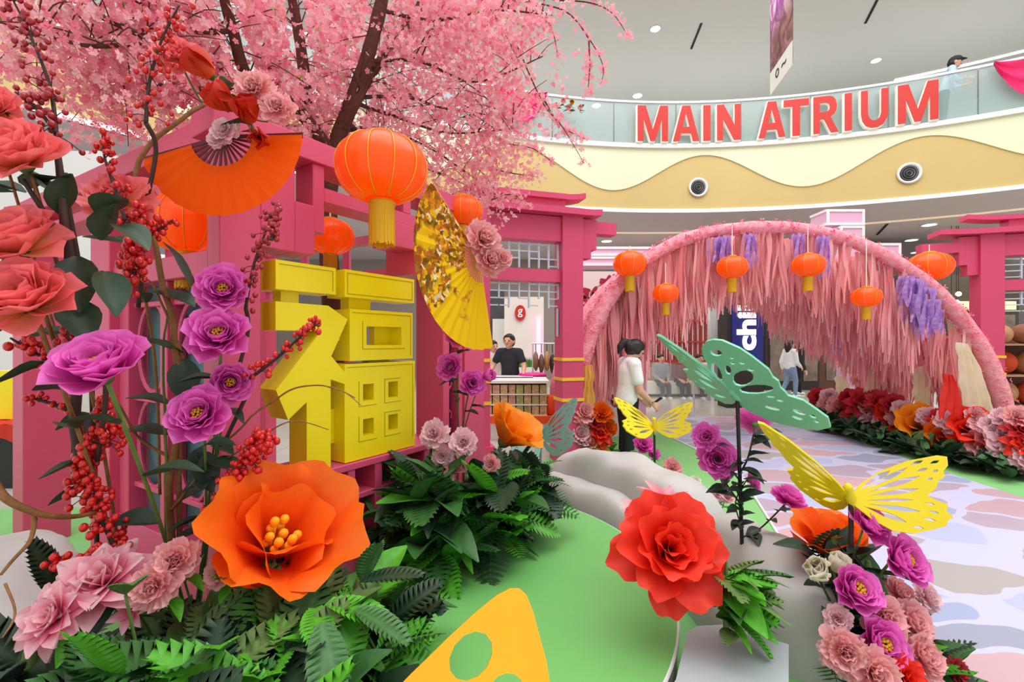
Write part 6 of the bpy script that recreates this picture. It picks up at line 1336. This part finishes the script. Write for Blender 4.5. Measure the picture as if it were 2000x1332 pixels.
for u, v, dx, dz, l in [(370, 560, -.2, .9, .2), (380, 600, -.7, .5, .17), (360, 690, -.6, .3, .2), (360, 700, .2, -.9, .2), (390, 750, .3, -.8, .18), (330, 850, -.7, .2, .18), (380, 880, .5, -.6, .2), (410, 900, .8, -.1, .18), (330, 790, -.8, .3, .16), (400, 870, -.3, -.9, .18)]:
    leaf_at(t, 'ovate', R.choice((4, 0)), Bz(u, v, 1.98) - Bz(370, 680, 1.98), (dx, -.25, dz), l, R.uniform(-.5, .5), 1.3)

# ================================================================== CHERRY TREE
tr = thing('cherry_tree', 'pink cherry blossom tree rising inside the pavilion', 'tree', (-1.40, 3.62, STZ))
def limb(pts, r0, r1, nm_='branch'):
    s = spline(pts, 8); k = len(s); MB().tube(s, [lerp(r0, r1, i / (k - 1)) * (1 + .1 * mnoise.noise(s[i] * 9)) for i in range(k)], 10).build(nm_, BROWN, tr, True); return s
Tp = Bz
limb([(-1.40, 3.62, STZ), (-1.38, 3.60, 1.2), Tp(640, 420, 3.55), Tp(652, 290, 3.5)], .085, .065, 'trunk')
limbs = []
limbs.append(limb([Tp(652, 290, 3.5), Tp(690, 190, 3.42), Tp(718, 110, 3.35), Tp(748, -10, 3.25), Tp(760, -120, 3.1)], .060, .04))
limbs.append(limb([Tp(670, 250, 3.46), Tp(700, 190, 3.4), Tp(728, 140, 3.5)], .045, .03))
limbs.append(limb([Tp(650, 300, 3.5), Tp(560, 190, 3.2), Tp(485, 150, 2.9), Tp(455, 60, 2.7), Tp(430, -30, 2.5)], .05, .025))
limbs.append(limb([Tp(600, 200, 3.4), Tp(590, 110, 3.35), Tp(575, 20, 3.3), Tp(560, -40, 3.2)], .045, .03))
limbs.append(limb([Tp(728, 140, 3.5), Tp(770, 80, 3.6), Tp(815, 20, 3.6), Tp(830, -30, 3.6)], .035, .025))
limbs.append(limb([Tp(480, 160, 2.9), Tp(400, 130, 2.7), Tp(300, 80, 2.5), Tp(190, 30, 2.3)], .03, .012))
limbs.append(limb([Tp(300, 80, 2.5), Tp(180, 90, 2.3), Tp(60, 60, 2.2)], .014, .006))
for a, b, c, d in [((700, 190, 3.45), (800, 190, 3.6), (860, 210, 3.8), (960, 225, 4.0)), ((690, 200, 3.45), (780, 230, 3.7), (880, 260, 3.9), (1010, 250, 4.0)), ((660, 260, 3.5), (740, 250, 3.8), (840, 290, 4.1), (930, 350, 4.2)), ((720, 120, 3.4), (820, 120, 3.6), (930, 160, 3.8), (1060, 110, 3.9)), ((745, 20, 3.3), (850, 40, 3.5), (960, 20, 3.6), (1080, 30, 3.7)), ((650, 290, 3.5), (580, 250, 3.5), (500, 230, 3.4), (420, 200, 3.3)), ((500, 150, 2.9), (420, 180, 2.8), (330, 170, 2.7), (240, 160, 2.6)), ((455, 60, 2.7), (380, 60, 2.6), (300, 20, 2.5), (220, -20, 2.4)), ((680, 240, 3.5), (760, 300, 4.0), (860, 340, 4.3), (980, 390, 4.3))]:
    limbs.append(limb([Tp(*a), Tp(*b), Tp(*c), Tp(*d)], .016, .005))
# twigs joined with their branch colour
tw = MB(); tips = []
for s in limbs:
    for i in range(14):
        p = R.choice(s[len(s) // 4:]); d = V((R.uniform(-1, 1), R.uniform(-.7, .5), R.uniform(-.35, .8))).normalized(); l = R.uniform(.25, .6); q = p + d * l * .5 + V((0, 0, .04)); e = p + d * l + V((0, 0, R.uniform(-.12, .05)))
        tw.tube(spline([p, q, e], 3), [.005, .0045, .004, .0035, .003, .0025, .002], 4); tips += [q, e]
tag(tw.build('twigs', BROWN, tr, True), kind='stuff')
# hanging sprays on the right
sprays = [[Tp(1000, 0, 3.7), Tp(1100, 20, 3.7), Tp(1150, 75, 3.65), Tp(1178, 130, 3.6), Tp(1172, 168, 3.6)], [Tp(1080, 0, 3.7), Tp(1150, 5, 3.6), Tp(1195, 25, 3.6), Tp(1225, 68, 3.55)], [Tp(1010, 90, 3.8), Tp(1060, 200, 3.8), Tp(1100, 250, 3.75), Tp(1140, 318, 3.7)], [Tp(1060, 190, 3.8), Tp(1095, 245, 3.8), Tp(1145, 272, 3.75)], [Tp(1150, 80, 3.65), Tp(1152, 130, 3.6), Tp(1148, 178, 3.6)], [Tp(980, 280, 4.0), Tp(1040, 290, 4.0), Tp(1085, 322, 4.0)], [Tp(960, 330, 4.1), Tp(1010, 340, 4.1), Tp(1050, 345, 4.1)], [Tp(1040, 20, 3.7), Tp(1075, 50, 3.7), Tp(1090, 110, 3.7)], [Tp(960, 390, 3.9), Tp(1000, 380, 3.9), Tp(1035, 405, 3.9)]]
bl = []
for s in sprays:
    q = limb(s, .007, .002, 'hanging_spray')
    for i in range(46):
        p = q[int(len(q) * R.uniform(.2, .99))]; bl.append((p + V((R.gauss(0, .022), R.gauss(0, .022), R.gauss(0, .022))), R.uniform(.016, .028), 0))
# crown: blossoms gather round the twigs of these masses (pixel, depth, radii in metres)
MASS = [(60, 40, 2.3, .45, .3, .3), (180, 60, 2.5, .5, .4, .35), (300, 30, 2.5, .5, .4, .35), (170, 190, 2.6, .4, .3, .22), (300, 190, 2.7, .3, .3, .2), (420, 50, 2.7, .5, .4, .4), (380, 190, 2.7, .3, .3, .25), (520, 60, 3.1, .5, .5, .4), (540, 180, 3.2, .45, .4, .35), (470, 130, 2.9, .35, .3, .3), (620, 60, 3.4, .5, .5, .45), (620, 210, 3.45, .4, .4, .35), (720, 60, 3.4, .5, .5, .5), (560, 240, 3.3, .3, .3, .2), (700, 250, 3.6, .4, .4, .3), (800, 80, 3.6, .5, .5, .5), (800, 200, 3.7, .45, .4, .45), (790, 290, 3.9, .35, .4, .3), (900, 60, 3.7, .5, .5, .4), (900, 170, 3.8, .5, .5, .45), (890, 280, 4.0, .45, .4, .35), (980, 50, 3.75, .38, .4, .35), (990, 150, 3.9, .3, .4, .35), (970, 240, 4.0, .35, .4, .3), (960, 320, 4.1, .32, .35, .28), (900, 370, 4.2, .3, .3, .2), (960, 385, 4.1, .22, .3, .16), (1020, 210, 3.9, .2, .25, .2), (850, 20, 3.4, .5, .4, .4), (680, -60, 3.2, .6, .5, .4), (400, -60, 2.6, .6, .5, .4), (930, -40, 3.6, .5, .5, .4), (1030, 30, 3.7, .25, .3, .25), (250, 120, 2.7, .5, .3, .3), (660, 150, 3.6, .5, .3, .4)]
for (u, v, Y, rx, ry, rz) in MASS:
    c = P(u, v, Y); nc = int(26 * rx * (rz + ry) * 8 * 2.3)
    for i in range(nc):
        d = V((R.gauss(0, .55), R.gauss(0, .55), R.gauss(0, .55))); k = c + V((d.x * rx, d.y * ry, d.z * rz))
        for j in range(R.randint(3, 7)): bl.append((k + V((R.gauss(0, .035), R.gauss(0, .035), R.gauss(0, .03))), R.uniform(.013, .024) * (1.25 if Y < 3 else 1), R.choice((0, 0, 0, 1, 1, 2))))
CH = [mat('cherry_pink', (255, 182, 196), .7, trl=.4, spec=.1), mat('cherry_pale', (255, 212, 218), .7, trl=.4, spec=.1), mat('cherry_deep', (248, 140, 168), .7, trl=.4, spec=.1), mat('cherry_leaf', (150, 180, 70), .6)]
BME = []
for k in range(3):
    mb = MB()
    for q in range(5):
        a = 2 * PI * q / 5; e = lambda b, r_, z: V((r_ * math.cos(b), r_ * math.sin(b), z))
        mb.add([V((0, 0, 0)), e(a - .5, .75, .25), e(a, 1.0, .30), e(a + .5, .75, .25)], [(0, 1, 2, 3)])
    mb.sphere((0, 0, .12), .16, 5, 3); BME.append(mb.mesh('blossom', CH[k]))
def seg_gap(p):
    u = 1000 + F * p.x / p.y; v = 666 - F * (p.z - EYE) / p.y; g = 999
    for (a, b) in (((645, 330), (700, 180)), ((700, 180), (748, -20)), ((670, 250), (728, 140)), ((485, 150), (455, 60)), ((455, 60), (430, -30)), ((590, 120), (575, 15))):
        dx, dy = b[0] - a[0], b[1] - a[1]; t_ = max(0, min(1, ((u - a[0]) * dx + (v - a[1]) * dy) / (dx * dx + dy * dy))); g = min(g, math.hypot(u - a[0] - dx * t_, v - a[1] - dy * t_))
    return g
bl = [b for b in bl if not (b[0].y < 3.6 and seg_gap(b[0]) < 22 and R.random() < .9)]
bl.sort(key=lambda b: -(b[1] / b[0].y) * (1 if (abs(b[0].x / b[0].y) < 1.1 and b[0].z < EYE + .74 * b[0].y) else .01))
o0 = org(tr)
def brot(p): return face_rot(V((R.gauss(0, .6), R.gauss(-.6, .6), R.gauss(-.1, .6))), R.uniform(0, 6))
for p, r_, k in bl[:300]: inst('blossom', BME[k], tr, M.Translation(p - o0) @ brot(p) @ M.Scale(r_, 4))
g = MB()
vs = []; fs = []; mi = []
for p, r_, k in bl[300:]:
    T = brot(p).to_3x3(); o = len(vs)
    vs.append(p)
    for q in range(5):
        a = 2 * PI * q / 5
        for b, rr, z in ((a - .5, .75, .25), (a, 1.0, .30), (a + .5, .75, .25)): vs.append(p + T @ V((rr * math.cos(b), rr * math.sin(b), z)) * r_)
        fs.append((o, o + 1 + q * 3, o + 2 + q * 3, o + 3 + q * 3)); mi.append(k)
for i in range(900):
    p, r_, k = R.choice(bl); d = V((R.gauss(0, 1), R.gauss(0, 1), R.gauss(0, 1))).normalized(); s = d.orthogonal().normalized() * .006; o = len(vs); vs += [p, p + d * .022 + s, p + d * .045, p + d * .022 - s]; fs.append((o, o + 1, o + 2, o + 3)); mi.append(3)
g.v = vs; g.f = fs; g.mi = mi
tag(g.build('blossoms', CH, tr), kind='stuff')
# small bunch on the balcony rail
a = ring_at(1108, RR - .15)
for k, (u, v, m, nm_) in enumerate([(1085, 208, YLP, 'yellow rose on the balcony rail, the outer one'), (1100, 200, SAL, 'pink rose on the balcony rail beside the magenta cloth'), (1110, 213, SAL, 'peach rose lowest in the rail bunch'), (1116, 203, YLP, 'yellow rose in the middle of the rail bunch'), (1132, 212, SAL, 'pink rose at the end of the rail bunch')]):
    p = P(u, v, 11.35); flower('rail_rose', nm_, p, (-.05, -1, -.1), .13, 'rose', m, 'roses on the balcony rail', p + V((.1, .2, .0)), False, 2, lk=(0, 1), joined=True)
